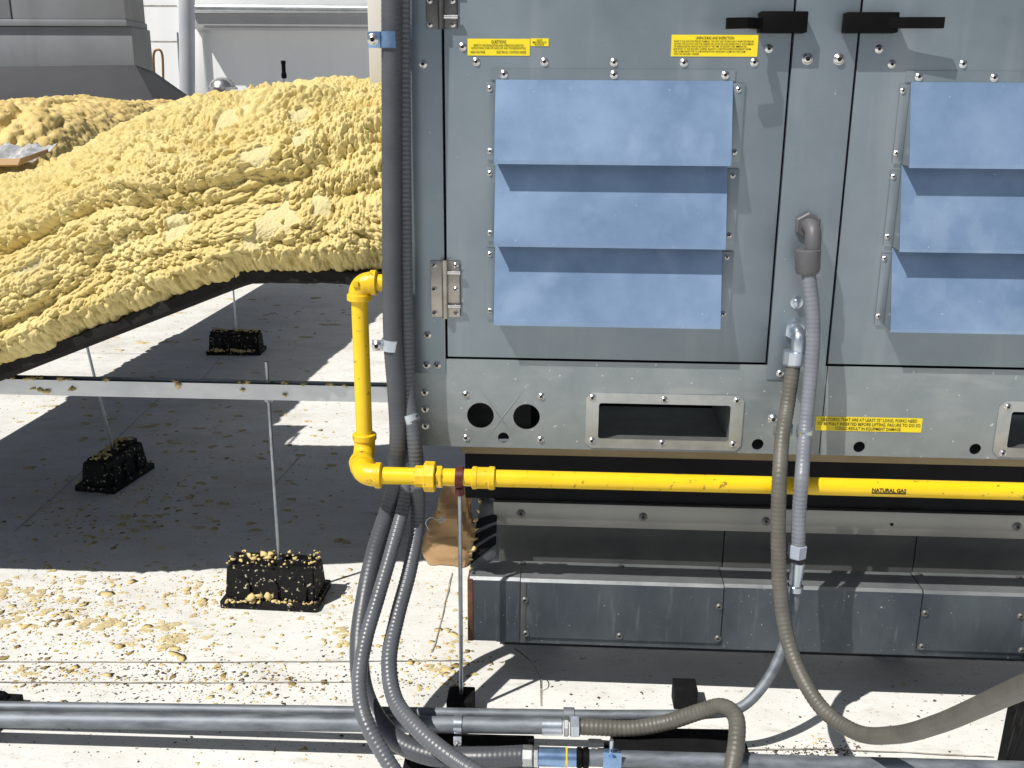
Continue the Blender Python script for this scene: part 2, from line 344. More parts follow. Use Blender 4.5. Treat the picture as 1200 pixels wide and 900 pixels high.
box('rail_divider', XL + .006, W(545, 540, .115).x + .15, .12, .124, ZB + .005, ZB + .145, M['curbdark'], unit, 0)
box('rail_inner', XL + .005, XR, .26, .264, ZB + .03, ZB + .149, M['plate'], unit, 0)
box('frame_floor', XL + .02, XR, .08, 1.4, ZB + .135, ZB + .142, M['curbdark'], unit, 0)
def fork_frame(fx0, fx1):
    a, b = fx0 - .026, fx1 + .026; c, d = z0 - .0195, z1 + .0195; k = .012
    ol = [(a + k, c), (b - k, c), (b, c + k), (b, d - k), (b - k, d), (a + k, d), (a, d - k), (a, c + k)]
    plate('fork_pocket_frame', ol, [rrect(fx0 + .001, fx1 - .001, z0 + .001, z1 - .003, .006)], -.003, .0028, M['plate'], unit)
    boxes('fork_pocket', [(fx0 - .004, fx1 + .004, .006, .25, z0 - .006, z0 - .003), (fx0 - .004, fx0 - .001, .006, .25, z0 - .002, z1 + .002),
                          (fx1 + .001, fx1 + .004, .006, .25, z0 - .002, z1 + .002)], M['plate'], unit)
fork_frame(x0, x1); fork_frame(fx0, fx0 + (x1 - x0))
# faint cross break stamped in the rail is two proud creases
for a, b in (((560, 452), (608, 520)), ((617, 452), (570, 514))):
    A, B = W(*a), W(*b); d = (B - A).normalized(); n = Vector((-d.z, 0, d.x)) * .0016
    P = [A + n, B + n, B - n, A - n]
    V = [(q.x, -.0002, q.z) for q in P] + [((A.x + B.x) / 2, -.0011, (A.z + B.z) / 2)]
    obj('rail_crease', mesh('rail_crease', V, [(0, 1, 4), (1, 2, 4), (2, 3, 4), (3, 0, 4)], M['rail']), unit)
# screws: one mesh, shared
def screw_mesh(r, h, m='steel'):
    prof = [(.0, r * 1.02), (h * .2, r * 1.02), (h * .3, r * .9), (h * .75, r * .74), (h, r * .42), (h * .55, r * .36), (h * .5, .0005)]
    V, F = [], []; seg = 14
    for s, q in prof:
        for j in range(seg): th = 2 * math.pi * j / seg; V.append((q * math.cos(th), -s, q * math.sin(th)))
    mi = []
    for i in range(len(prof) - 1):
        for j in range(seg):
            k = (j + 1) % seg; F.append((i * seg + j, i * seg + k, (i + 1) * seg + k, (i + 1) * seg + j)); mi.append(1 if i >= 5 else 0)
    me = mesh('screw', V, F, M[m]); me.materials.append(M['ink'])
    bm = bmesh.new(); bm.from_mesh(me); bmesh.ops.recalc_face_normals(bm, faces=bm.faces); bm.to_mesh(me); bm.free()
    for p, k in zip(me.polygons, mi): p.material_index = k
    smooth_by_angle(me, 50); return me
SCREW = screw_mesh(.0078, .0042); BOLT = screw_mesh(.0105, .007); SMALL = screw_mesh(.0056, .003)
def screws(lst, parent, me=SCREW, Y=0.0, name='screw'):
    for u, v in lst:
        p = W(u, v, Y); o = obj(name, me, parent, loc=p); o.rotation_euler = (0, random.uniform(0, 6), 0)
screws([(496, 75), (501, 392.5), (500, 427.7), (512.3, 428), (946, 68.5 - 400)][:4], unit, Y=-.003)
screws([(946, 69), (983, 69.5)], unit, BOLT, -.003, 'bolt')
screws([(914, 437.5), (916, 432)][:1], unit, SCREW, -.003)
screws([(497.8, 459.7), (498.2, 479.5), (498.6, 499), (545.8, 462.4), (634.4, 464.5), (546.2, 513), (633.5, 515)], unit)
screws([(694.2, 466), (778.2, 468.5), (863.4, 469.7), (693.6, 516.5), (775.7, 519.2), (859, 520.7), (1181, 477), (1175, 531)], unit, Y=-.003)
screws([(542, 55), (558, 72.5), (638, 72.5), (719.5, 73), (801.4, 73.5), (883.9, 73), (901, 57)], doorL)
screws([(1030, 57.4), (1045, 75), (1128.6, 75)], doorR)
# louver hoods
P_H = .047
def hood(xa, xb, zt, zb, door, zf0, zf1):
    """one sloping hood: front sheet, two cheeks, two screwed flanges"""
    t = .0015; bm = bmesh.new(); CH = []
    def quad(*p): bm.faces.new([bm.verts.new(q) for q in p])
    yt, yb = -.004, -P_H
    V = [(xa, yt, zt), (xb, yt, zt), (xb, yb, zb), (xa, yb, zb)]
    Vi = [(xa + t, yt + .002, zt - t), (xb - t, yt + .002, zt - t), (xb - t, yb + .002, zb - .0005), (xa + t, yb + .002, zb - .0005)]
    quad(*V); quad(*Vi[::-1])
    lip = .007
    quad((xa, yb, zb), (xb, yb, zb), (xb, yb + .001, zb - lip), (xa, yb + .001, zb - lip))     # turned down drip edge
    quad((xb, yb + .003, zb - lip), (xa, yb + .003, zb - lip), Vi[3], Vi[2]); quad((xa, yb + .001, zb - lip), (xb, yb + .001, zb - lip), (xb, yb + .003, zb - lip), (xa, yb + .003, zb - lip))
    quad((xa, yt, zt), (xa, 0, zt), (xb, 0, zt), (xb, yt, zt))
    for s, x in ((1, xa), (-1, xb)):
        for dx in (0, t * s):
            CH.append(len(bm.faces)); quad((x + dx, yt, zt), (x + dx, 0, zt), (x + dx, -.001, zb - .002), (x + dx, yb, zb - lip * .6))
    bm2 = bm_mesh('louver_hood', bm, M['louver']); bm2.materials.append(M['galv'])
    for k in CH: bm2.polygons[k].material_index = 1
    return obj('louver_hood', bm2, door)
def louver_bank(ua, ub, door, inframe=True):
    xa, xb = W(ua, 94).x, W(ub, 95).x
    tops = [wp(700, 94)[1], wp(700, 189)[1], wp(700, 285)[1]]; bots = [wp(700, y, -P_H)[1] for y in (189, 286.5, 379.5)]
    # header flange
    box('hood_flange', xa - .01, xb + .004, -.0025, -.0003, tops[0], wp(700, 81)[1], M['galv'], door, 0)
    fl = [(96, 187), (195, 282), (290.5, 373)]
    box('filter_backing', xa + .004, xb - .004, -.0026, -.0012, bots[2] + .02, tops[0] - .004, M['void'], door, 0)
    for i in range(3):
        hood(xa, xb, tops[i], bots[i], door, 0, 0)
        za, zb = wp(575, fl[i][1])[1], wp(575, fl[i][0])[1]
        for a, b in ((xa - .0185, xa - .0004), (xb + .0004, xb + .024)):
            box('side_flange', a, b, -.0045, -.0028, za, zb, M['galv'], door, .0006)
    return xa, xb
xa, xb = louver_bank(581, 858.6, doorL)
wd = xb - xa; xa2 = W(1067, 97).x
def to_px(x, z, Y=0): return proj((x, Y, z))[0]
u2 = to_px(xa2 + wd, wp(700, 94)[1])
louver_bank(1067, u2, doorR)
screws([(590.5, 87), (719.5, 87.5), (850, 88)], doorL, Y=-.0025)
screws([(574, 104), (574, 177), (574, 203), (574, 273), (574, 298), (574, 364), (865.5, 105), (860.7, 178), (858.6, 205.6), (854.4, 275.6), (851.7, 301.3), (847.5, 367.7)], doorL, SMALL, -.0045)
screws([(1076.8, 90), (1165, 91)], doorR, Y=-.0025)
screws([(1058, 106.5), (1050, 179.6), (1047, 207), (1039.8, 277.3), (1036.5, 303), (1029, 370.6)], doorR, SMALL, -.0045)
# hinges
def hinge(u0, u1, v0, v1, m):
    a = W(u0, v1, -.004); b = W(u1, v0, -.004); xm = (a.x + b.x) / 2; 
    h = box('hinge', a.x, b.x, -.0055, -.0032, a.z, b.z, m, unit, .0008)
    H_ = b.z - a.z
    tube('hinge_pin', [(xm, -.010, a.z - .002), (xm, -.010, b.z + .002)], .0065, m, h, 12)
    for f in (.2, .8):
        tube('hinge_stop', [(xm + .006, -.011, a.z + H_ * f), (xm + .032, -.011, a.z + H_ * f)], .0045, M['steel'], h, 10)
    for fx in (.13, .87):
        for fz in (.07, .5, .93):
            obj('screw', SMALL, h, loc=(a.x + (b.x - a.x) * fx, -.0055, a.z + H_ * fz))
hinge(505.5, 538.5, 306, 371, M['hinge']); hinge(499.5, 535, -32, 33, M['hingedark'])
# latches
def latch(ub0, ub1, vb0, vb1, ul, vl0, vl1, pe=.077):
    Yb = -.034; a = W(ub0, vb1, Yb); b = W(ub1, vb0, Yb)
    o = box('door_latch', a.x, b.x, Yb, -.0035, a.z, b.z, M['black'], unit, .002)
    sgn = -1 if ul < ub0 else 1
    s0 = W(ub0 if sgn < 0 else ub1, (vl0 + vl1) / 2, Yb); zc = s0.z; hh = (W(ul, vl0, -pe) - W(ul, vl1, -pe)).z / 2
    e = W(ul, (vl0 + vl1) / 2, -pe)
    if pe > .06: pl = [(s0.x - sgn * .012, Yb + .012), (s0.x + sgn * .010, Yb - .006), (s0.x + sgn * .022, -pe + .010), (s0.x + sgn * .032, -pe), (e.x, -pe - .002)]
    else: pl = [(s0.x - sgn * .02, Yb + .006), (s0.x + sgn * .012, Yb), (e.x, -pe + .004)]
    bm = bmesh.new(); V = []; zz_ = np.linspace(zc, e.z, len(pl))
    for k, (x, y) in enumerate(pl):
        a = Vector(pl[max(k - 1, 0)]); b = Vector(pl[min(k + 1, len(pl) - 1)]); d = (b - a).normalized(); nx, ny = -d.y * .006, d.x * .006
        V.append([bm.verts.new((x + nx, y + ny, zz_[k] - hh)), bm.verts.new((x + nx, y + ny, zz_[k] + hh)), bm.verts.new((x - nx, y - ny, zz_[k] + hh)), bm.verts.new((x - nx, y - ny, zz_[k] - hh))])
    for r0, r1 in zip(V[:-1], V[1:]):
        for j in range(4): bm.faces.new((r0[j], r0[(j + 1) % 4], r1[(j + 1) % 4], r1[j]))
    bm.faces.new(V[0]); bm.faces.new(V[-1][::-1]); bmesh.ops.recalc_face_normals(bm, faces=bm.faces)
    obj('lever', bm_mesh('lever', bm, M['black']), o)
latch(890, 948, 13, 38, 851, 21, 34); latch(990.5, 1055, 14, 38, 1107, 20, 33, .044)
# stickers
def sticker(name, u0, u1, v0, v1, lines, Y=-.001, shear=0.0, label=None):
    a = W(u0, v1, Y); b = W(u1, v0, Y); Wd, Hd = b.x - a.x, b.z - a.z
    V = [(a.x, Y, a.z), (b.x, Y, a.z + shear), (b.x, Y, b.z + shear), (a.x, Y, b.z)]
    V2 = [(x, -.0003 if Y > -.0035 else Y + .0006, z) for x, y, z in V]
    s = obj(name, mesh(name, V + V2, [(0, 1, 2, 3), (4, 5, 1, 0), (5, 6, 2, 1), (6, 7, 3, 2), (7, 4, 0, 3)], M['yellow']), unit, label=label)
    for body, fx, fz, fw, fh, al in lines:
        me, c = text_mesh(body, Hd * fh, Wd * fw if fw else None, al, bold=Hd * fh * .004)
        x = a.x + Wd * fx + c[:, 0]; z = a.z + Hd * fz + c[:, 1] + shear * (x - a.x) / Wd
        me.vertices.foreach_set('co', np.stack([x, np.full(len(x), Y - .0006), z], 1).ravel()); me.materials.clear(); me.materials.append(M['ink']); me.update()
        obj('lettering', me, s)
sticker('label', 548, 621, 45.5, 65, [('QUESTIONS', .5, .72, .24, .28, 'CENTER'), ('REFER TO THE INSTALLATION AND OPERATION GUIDE FOR', .5, .54, .80, .19, 'CENTER'),
        ('INSTRUCTIONS, START-UP CHECK LIST AND TROUBLESHOOTING.', .5, .38, .88, .19, 'CENTER'), ('HIGH VOLTAGE', .05, .13, .23, .22, 'LEFT'), ('ELECTRICAL CONTROLS INSIDE', .47, .13, .47, .22, 'LEFT')], label='yellow sticker headed QUESTIONS')
sticker('label', 621.6, 643, 45, 54, [('GAS', .5, .66, .3, .36, 'CENTER'), ('MANIFOLD', .5, .37, .75, .36, 'CENTER'), ('INSIDE', .5, .07, .52, .36, 'CENTER')], label='small yellow sticker reading GAS MANIFOLD INSIDE')
tx = ['INSPECT THE UNIT FOR FREIGHT DAMAGE. THE UNIT WAS THOROUGHLY INSPECTED BEFORE', 'LEAVING THE FACTORY AND THE CARRIER HAS ACCEPTED AND SIGNED FOR IT. ANY DAMAGE',
      'OR IRREGULARITIES SHOULD BE NOTED AT THE TIME OF DELIVERY AND IMMEDIATELY', 'REPORTED TO THE DELIVERY CARRIER. REQUEST A WRITTEN INSPECTION REPORT FROM',
      'THE CLAIMS INSPECTOR TO SUBSTANTIATE ANY NECESSARY CLAIM. FILE THE CLAIM', 'WITH THE DELIVERY CARRIER.']
wds = [.92, .92, .85, .89, .83, .30]
sticker('label', 786, 889, 41, 66, [('UNPACKING AND INSPECTION', .5, .79, .44, .19, 'CENTER')] + [(t, .03, .66 - i * .118, wds[i], .12, 'LEFT') for i, t in enumerate(tx)], label='yellow sticker headed UNPACKING AND INSPECTION')
sticker('label', 955, 1081.5, 490.5, 504.2, [('USE FORKS THAT ARE AT LEAST 72" LONG, FORKS NEED', .5, .70, .90, .31, 'CENTER'), ('TO BE FULLY INSERTED BEFORE LIFTING. FAILURE TO DO SO', .5, .39, .97, .31, 'CENTER'),
        ('COULD RESULT IN EQUIPMENT DAMAGE.', .5, .08, .62, .31, 'CENTER')], label='long yellow sticker about lifting forks')

# ------------------------------------------------------------------ the curb under the unit
XC0 = W(578, 600, .1).x
curb = thing('roof_curb', 'dark weathered sheet metal curb that carries the big grey unit', 'roof curb', ((XC0 + XR) / 2, .6, 0))
def zc(v, Y, u=900): return W(u, v, Y).z
sl_ = zc
def zlvl(u, v, Y): return W(u, v, Y).z
zr1, zr0 = zlvl(578, 588, .1), zlvl(578, 615, .1)
box('curb_rail', XC0, XR, .1, .13, zr0, zr1, M['curbrail'], curb, .0015)
box('unit_underside', W(545, 540, .115).x, XR, .115, 1.4, zr1 + .002, ZB - .03, M['void'], curb, 0)  # near-black colour paints the shade of the gap below the cabinet
box('support_angle', W(540, 540, .05).x, XR, .075, .11, ZB - .043, ZB - .001, M['anglereflect'], curb, .001)
xs = [XC0 + .01, W(848, 640, .15).x, W(1073, 640, .15).x, XR]
for a, b in zip(xs[:-1], xs[1:]): box('upper_curb_panel', a + .0012, b - .0012, .15, .16, .10, zr0 + .02, M['curbdark'], curb, .0008)
for a in xs[1:3]: box('panel_joint', a - .004, a + .004, .162, .17, .10, zr0, M['void'], curb, 0)
YF = -.05
zl = zlvl(700, 681, YF); zp0 = zlvl(700, 756, YF)
XF0 = W(550, 700, YF).x
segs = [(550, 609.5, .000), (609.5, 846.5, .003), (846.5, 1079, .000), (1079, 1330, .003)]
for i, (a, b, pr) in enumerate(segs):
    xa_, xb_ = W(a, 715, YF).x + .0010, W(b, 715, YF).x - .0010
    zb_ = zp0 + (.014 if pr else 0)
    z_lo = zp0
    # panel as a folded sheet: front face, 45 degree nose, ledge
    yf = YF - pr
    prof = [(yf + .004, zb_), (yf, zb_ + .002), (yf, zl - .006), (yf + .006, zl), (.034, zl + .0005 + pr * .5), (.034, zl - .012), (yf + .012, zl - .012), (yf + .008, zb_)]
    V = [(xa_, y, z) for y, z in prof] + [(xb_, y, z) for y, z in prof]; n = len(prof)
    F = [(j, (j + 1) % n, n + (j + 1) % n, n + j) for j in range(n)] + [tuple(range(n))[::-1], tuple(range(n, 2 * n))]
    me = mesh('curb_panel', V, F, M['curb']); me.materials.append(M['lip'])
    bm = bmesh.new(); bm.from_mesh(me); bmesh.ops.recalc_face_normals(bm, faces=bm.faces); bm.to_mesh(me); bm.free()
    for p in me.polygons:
        if p.normal.z > .35: p.material_index = 1  # upward faces get a paler steel, sunlight put into the colour
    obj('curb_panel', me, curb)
box('curb_flange', XF0 + .06, XR, YF + .0015, YF + .006, zp0 - .001, zp0 + .020, M['curb'], curb, .0008)
for a in (609.5, 846.5, 1079):
    x = W(a, 715, YF).x; box('joint_strip', x - .009, x + .0, YF + .0022, YF + .008, zp0 + .004, zl - .008, M['curbdark'], curb, 0)
box('joint_cover', W(610.5, 700, YF).x, W(616.5, 700, YF).x, YF - .0045, YF - .0032, zp0 + .003, zl - .006, M['curbdark'], curb, .0004)
box('rusty_end', XF0 - .004, XF0 + .008, YF - .0015, .03, zp0 + .001, zl - .004, M['rust'], curb, .001)
obj_sc = [(615, 703), (616, 742), (726, 745), (842.5, 711), (841, 748), (1084, 718.5), (1080, 757.5), (1197, 762), (1196, 722)]
DULL = screw_mesh(.0078, .0045, 'dull')
screws(obj_sc, curb, DULL, YF - .0032)
for u in (613, 728, 1080, 1198):
    p = W(u, 660, .02); o = obj('screw', DULL, curb, loc=(p.x, .022, zl + .001)); o.rotation_euler = (R(-90), 0, 0)
def recess_bolt(u, v, Y, k=1.0):
    p = W(u, v, Y); o = obj('bolt', screw_mesh(.010 * k, .005, 'dull'), curb, loc=p)
for u, v in ((610.5, 601.5), (753.5, 605.5), (897.5, 610.5), (1192, 617)): recess_bolt(u, v, .1)
p = W(1045, 614.5, .1); lathe_along('rail_hole', (p.x, .1005, p.z), (0, -1, 0), [(0, .004), (.001, .004)], M['void'], curb, 12)
# back curb body and its left side
box('curb_body', XC0 + .012, XR - .02, .17, 1.3, 0, zr1 - .004, M['curbdark'], curb, 0)
# turned-up membrane at the foot of the curb
# end flashing, a slanting light sheet with dark strips painted as shade between blades
A, B, C_, D_ = W(564, 578, .15), W(583, 590, .12), W(581, 652, .045), W(551, 668, -.035)
nrm = (B - A).cross(D_ - A).normalized(); 
if nrm.y > 0: nrm = -nrm
def bil(a, b, off=0.0): return A.lerp(B, a).lerp(D_.lerp(C_, a), b) + nrm * off
def patch(fn, na, nb, lo, hi):
    V = [fn(i / na, k / nb, hi) for i in range(na + 1) for k in range(nb + 1)] + [fn(i / na, k / nb, lo) for i in range(na + 1) for k in range(nb + 1)]; o_ = (na + 1) * (nb + 1); st = nb + 1; F = []
    for i in range(na):
        for k in range(nb):
            a = i * st + k; F += [(a, a + st, a + st + 1, a + 1), (o_ + a + 1, o_ + a + st + 1, o_ + a + st, o_ + a)]
    for i in range(na):
        for k in (0, nb): a = i * st + k; F.append((a, a + st, o_ + a + st, o_ + a) if k else (a + st, a, o_ + a, o_ + a + st))
    for k in range(nb):
        for i in (0, na): a = i * st + k; F.append((a + 1, a, o_ + a, o_ + a + 1) if i else (a, a + 1, o_ + a + 1, o_ + a))
    return V, F
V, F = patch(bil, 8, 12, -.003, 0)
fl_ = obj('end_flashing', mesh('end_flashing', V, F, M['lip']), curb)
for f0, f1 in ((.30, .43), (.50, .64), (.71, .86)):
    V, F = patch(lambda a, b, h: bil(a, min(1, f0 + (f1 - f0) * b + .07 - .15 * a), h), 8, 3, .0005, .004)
    obj('blade_shade', mesh('blade_shade', V, F, M['void']), fl_)

# ------------------------------------------------------------------ yellow gas line
YG = -.125; RG = .0178
gA = W(583, 560.5, YG); gz = gA.z; gx0 = W(424, 555, YG).x
gas = thing('gas_pipe', 'bright yellow gas pipe with elbows, union and NATURAL GAS lettering below the grey unit', 'gas pipe', (gx0 + .5, YG, gz))
X_END = XR + .3
def gxx(u): return W(u, 560, YG).x
rod('pipe', (gxx(578), YG, gz), (X_END, YG, gz), RG * 1.0, M['gas'], gas, 24)
rod('pipe', (gxx(436), YG, gz), (gxx(492), YG, gz), RG, M['gas'], gas, 24)
rod('pipe', (gxx(515), YG, gz), (gxx(560), YG, gz), RG, M['gas'], gas, 24)
YR = -.035
rx = W(426, 480, YR).x; ztop = W(428, 331, YR).z; zlow = W(427, 520, YR).z
rod('pipe', (rx, YR, zlow - .02), (rx, YR, ztop - .005), .0172, M['gas'], gas, 24)
def elbow(c, d1, d2, r, arm, name='elbow'):
    c, d1, d2 = Vector(c), Vector(d1).normalized(), Vector(d2).normalized(); n = 14; pts = []
    a, b = c + d1 * arm, c + d2 * arm
    pts.append(a)
    k = arm * .82
    for i in range(n + 1):
        t = i / n; p0, p2 = c + d1 * k, c + d2 * k; pts.append(p0.lerp(c, t).lerp(c.lerp(p2, t), t))
    pts.append(b)
    e = tube(name, pts, r, M['gasfit'], gas, 24)
    for d in (d1, d2): lathe_along('elbow_collar', c + d * (arm - .013), d, [(0, r * .98), (.002, r * 1.14), (.013, r * 1.14), (.015, r * 1.0)], M['gasfit'], e, 24)
    return e
elbow((rx, YR, ztop), (0, 0, -1), (1, 0, 0), .0225, .036)
rod('pipe', (rx + .02, YR, ztop), (W(470, 330, YR).x, YR, ztop), .0172, M['gas'], gas, 24)
# square plug boss on the top elbow
box('elbow_boss', rx - .008, rx + .004, YR - .026, YR - .02, ztop - .006, ztop + .006, M['gasfit'], gas, .001)
elbow((rx, YR, gz + .012), (0, 0, 1), (0, -1, -.10), .0225, .046)
elbow((gx0, YG, gz), (rx - gx0, YR - YG, .014), (1, 0, 0), .0235, .040)
# union
lathe_along('union', (gxx(486), YG, gz), (1, 0, 0), [(0, .020), (.002, .0225), (.020, .0225), (.022, .021)], M['gasfit'], gas, 8)
lathe_along('union_nut', (gxx(497), YG, gz), (1, 0, 0), [(0, .029), (.002, .0315), (.022, .0315), (.024, .029)], M['gasfit'], gas, 8)
lathe_along('union', (gxx(511.5), YG, gz), (1, 0, 0), [(0, .022), (.001, .024), (.011, .024), (.013, .022)], M['gasfit'], gas, 6)
lathe_along('coupling', (gxx(553), YG, gz), (1, 0, 0), [(0, .0205), (.002, .0235), (.010, .0235), (.012, .0222), (.034, .0222), (.036, .0242), (.046, .0242), (.048, .022)], M['gasfit'], gas, 24)
me, c = text_mesh('NATURAL GAS', .010, gxx(1060) - gxx(1020), 'LEFT', bold=.00035)
def wrap(c, x0, th0):
    th = th0 + c[:, 1] / RG; rr = RG + .0006
    return np.stack([x0 + c[:, 0], YG - rr * np.cos(th), gz + rr * np.sin(th)], 1)
me.vertices.foreach_set('co', wrap(c, gxx(1020), R(-5)).ravel()); me.materials.clear(); me.materials.append(M['ink']); me.update(); obj('lettering', me, gas)
gs = [np.array([x, z, 0]) for z in (-.0045, -.0015) for x in np.linspace(0, gxx(1060) - gxx(1020), 12)]
me = mesh('marker_bar', wrap(np.array(gs), gxx(1020), R(-5)), [(i, i + 1, i + 13, i + 12) for i in range(11)], M['ink']); obj('marker_bar', me, gas)
# stand under the gas pipe
sx = W(538.5, 560, YG).x
stand = thing('pipe_stand', 'thin threaded rod stand with red brown clamp carrying the yellow gas pipe', 'pipe stand', (sx, YG, 0))
lathe_along('pipe_clamp', (sx - .008, YG, gz), (1, 0, 0), [(0, RG + .001), (0.0003, RG + .0045), (.016, RG + .0045), (.0163, RG + .001)], M['clampred'], stand, 24)
lathe_along('clamp_nut', (sx, YG, gz - RG - .022), (0, 0, 1), [(0, .007), (.002, .010), (.016, .010), (.018, .007)], M['clampred'], stand, 6)
def threaded(name, a, b, r, parent, m=None):
    a, b = Vector(a), Vector(b); n = int((b - a).length / .0016); return tube(name, [a.lerp(b, i / n) for i in range(n + 1)], [r * (1 if i % 2 else .86) for i in range(n + 1)], m or M['rodsteel'], parent, 8, ang=60)
threaded('threaded_rod', (sx, YG, .03), (sx, YG, gz - RG - .01), .0048, stand)
box('base_block', sx - .03, sx + .028, YG - .03, YG + .03, 0, .05, M['rubberclean'], stand, .003)

# ------------------------------------------------------------------ rubber support blocks
def block(loc, rz, label, w_=.245, d_=.15, h_=.105, rod_top=None, rod_off=(0, 0), m=None, group='rubber pipe support blocks', channel=True):
    m = m or M['rubber']; L0 = Vector(loc); t = thing('support_block', label, 'support block', L0, group)
    Mx = Matrix.Translation(L0) @ Matrix.Rotation(rz, 4, 'Z')
    box('base_flange', -w_ / 2 - .008, w_ / 2 + .008, -d_ / 2, d_ / 2, 0.0, .022, m, t, .003, Mx)
    V = []; bw, bd, tw, td = w_ / 2, d_ / 2 - .02, w_ / 2 - .004, d_ / 2 - .034
    bm = bmesh.new()
    vs = [bm.verts.new(p) for p in ((-bw, -bd, .0225), (bw, -bd, .0225), (bw, bd, .0225), (-bw, bd, .0225), (-tw, -td, h_), (tw, -td, h_), (tw, td, h_), (-tw, td, h_))]
    for f in ((3, 2, 1, 0), (4, 5, 6, 7), (0, 1, 5, 4), (1, 2, 6, 5), (2, 3, 7, 6), (3, 0, 4, 7)): bm.faces.new([vs[i] for i in f])
    bmesh.ops.bevel(bm, geom=list(bm.edges), offset=.004, segments=2, affect='EDGES')
    for k in (-1, 0, 1):                                    # arched pads on both long faces
        for s in (-1, 1):
            cx = k * w_ * .31; wv = w_ * .095
            y_b, y_t = s * (bd + .006), s * (td + .010)
            ring = [(-wv, .024), (wv, .024), (wv, .062), (wv * .7, .074), (0, .079), (-wv * .7, .074), (-wv, .062)]
            ring = [(x, .024 + (z - .024) * (h_ - .03) / .075) for x, z in ring]
            f1 = [bm.verts.new((cx + x, y_b + (y_t - y_b) * (z - .022) / (h_ - .022), z)) for x, z in ring]
            f0 = [bm.verts.new((cx + x, (y_b + (y_t - y_b) * (z - .022) / (h_ - .022)) - s * .012, z)) for x, z in ring]
            bm.faces.new(f1)
            for j in range(7): bm.faces.new((f1[j], f1[(j + 1) % 7], f0[(j + 1) % 7], f0[j]))
    bmesh.ops.recalc_face_normals(bm, faces=bm.faces)
    bmesh.ops.transform(bm, matrix=Mx, verts=bm.verts)
    obj('rubber_body', bm_mesh('rubber_body', bm, m, True), t)
    if channel:
        boxes('steel_channel', [(-w_ / 2 + .004, w_ / 2 - .004, -.022, -.019, h_ - .001, h_ + .014), (-w_ / 2 + .004, w_ / 2 - .004, .019, .022, h_ - .001, h_ + .014),
                                (-w_ / 2 + .004, w_ / 2 - .004, -.0188, .0188, h_ + .0005, h_ + .003)], m, t, 0, Mx)
    if rod_top:
        b = Mx @ Vector((rod_off[0], rod_off[1], h_)); tp = Vector(rod_top)
        threaded('threaded_rod', b, tp, .0052, t)
        lathe_along('nut', b + Vector((0, 0, .003)), (0, 0, 1), [(0, .010), (.009, .010)], M['rodsteel'], t, 6)
    return t
# front block with the rod that carries the strut
bF = G(315, 718); bc = Vector((G(314, 718).x, bF.y + .085, 0))
YS = bc.y
strut_z = W(313, 457, YS).z
block(bc, R(-2), 'foam-spattered black rubber block in the sun, with the tall rod up to the steel strut', rod_top=(bc.x + .012, YS, strut_z + .075), rod_off=(.012, 0))
# block in shade, long side running away
b2 = G(118, 574); rt2 = W(101, 405, b2.y + .02)
block((b2.x + .01, b2.y + .1, 0), R(82), 'black rubber block turned sideways in the duct shadow, with a leaning rod', rod_top=(b2.x - .03, b2.y + .05, rt2.z + .1), rod_off=(0, 0))
b3 = G(272, 417)
block((b3.x, b3.y + .08, 0), R(3), 'farthest black rubber block, small, in shadow under the foam duct', w_=.27, rod_top=(b3.x + .005, b3.y + .08, 1.0), rod_off=(.005, 0))
# strut
xs0, xs1 = W(-160, 455, YS).x, XL - .02
strut = thing('strut_channel', 'long shiny galvanised strut channel hung level under the foam duct', 'strut', ((xs0 + xs1) / 2, YS, strut_z))
sh = .0205
boxes('channel', [(xs0, xs1, YS - sh, YS - sh + .0025, strut_z - sh, strut_z + sh), (xs0, xs1, YS + sh - .0025, YS + sh, strut_z - sh, strut_z + sh),
                  (xs0, xs1, YS - sh + .0026, YS + sh - .0026, strut_z - sh, strut_z - sh + .0025), (xs0, xs1, YS - sh + .0026, YS - sh + .010, strut_z + sh - .006, strut_z + sh - .0035),
                  (xs0, xs1, YS + sh - .010, YS + sh - .0026, strut_z + sh - .006, strut_z + sh - .0035)], M['strut'], strut)
lathe_along('strut_nut', (bc.x + .012, YS, strut_z + sh - .004), (0, 0, 1), [(0, .011), (.009, .011)], M['rodsteel'], strut, 6)
lathe_along('strut_nut', (bc.x + .012, YS, strut_z - sh - .010), (0, 0, 1), [(0, .011), (.009, .011)], M['rodsteel'], strut, 6)

# ------------------------------------------------------------------ flexible conduits
def path(pts, step=.0022): return catmull([tuple(W(u, v, y)) for u, v, y in pts], step)
def ribbed(P, r, period=.009, depth=.045):
    d = np.r_[0, np.cumsum(np.linalg.norm(np.diff(P, axis=0), axis=1))]
    return r * (1 - depth * (0.5 + .5 * np.cos(2 * np.pi * d / period)) ** 1.5)
def flex(name, label, pts, r, m, rib=.045, period=.009, group=None):
    P = path(pts); p0 = P.mean(0); t = thing(name, label, 'conduit', tuple(P[0]), group)
    tube('jacket', P, ribbed(P, r, period, rib), m, t, 18, ang=80); return t
cA = flex('flexible_conduit', 'smooth dark grey conduit, leftmost of the bundle beside the unit, ending in the bottom coupling',
     [(459, -120, -.060), (459, 60, -.060), (459, 250, -.060), (460.5, 400, -.063), (465, 460, -.063), (467, 520, -.061), (460, 580, -.062), (440, 645, -.10), (428, 700, -.16), (421, 755, -.235), (425, 805, -.30), (440, 840, -.345), (465, 868, -.385), (505, 885, -.42), (560, 888, -.44), (613, 886, -.44)], .0198, M['flexdark'], .02)
cB = flex('flexible_conduit', 'ribbed grey conduit in the middle of the bundle, sweeping down off the bottom edge',
     [(468, 330, -.01), (470, 430, -.03), (476, 520, -.05), (475, 580, -.07), (459, 645, -.15), (443, 700, -.225), (428, 752, -.30), (421, 800, -.37), (427, 840, -.43), (447, 880, -.47), (480, 925, -.51), (540, 965, -.53)], .0150, M['flex'], .06)
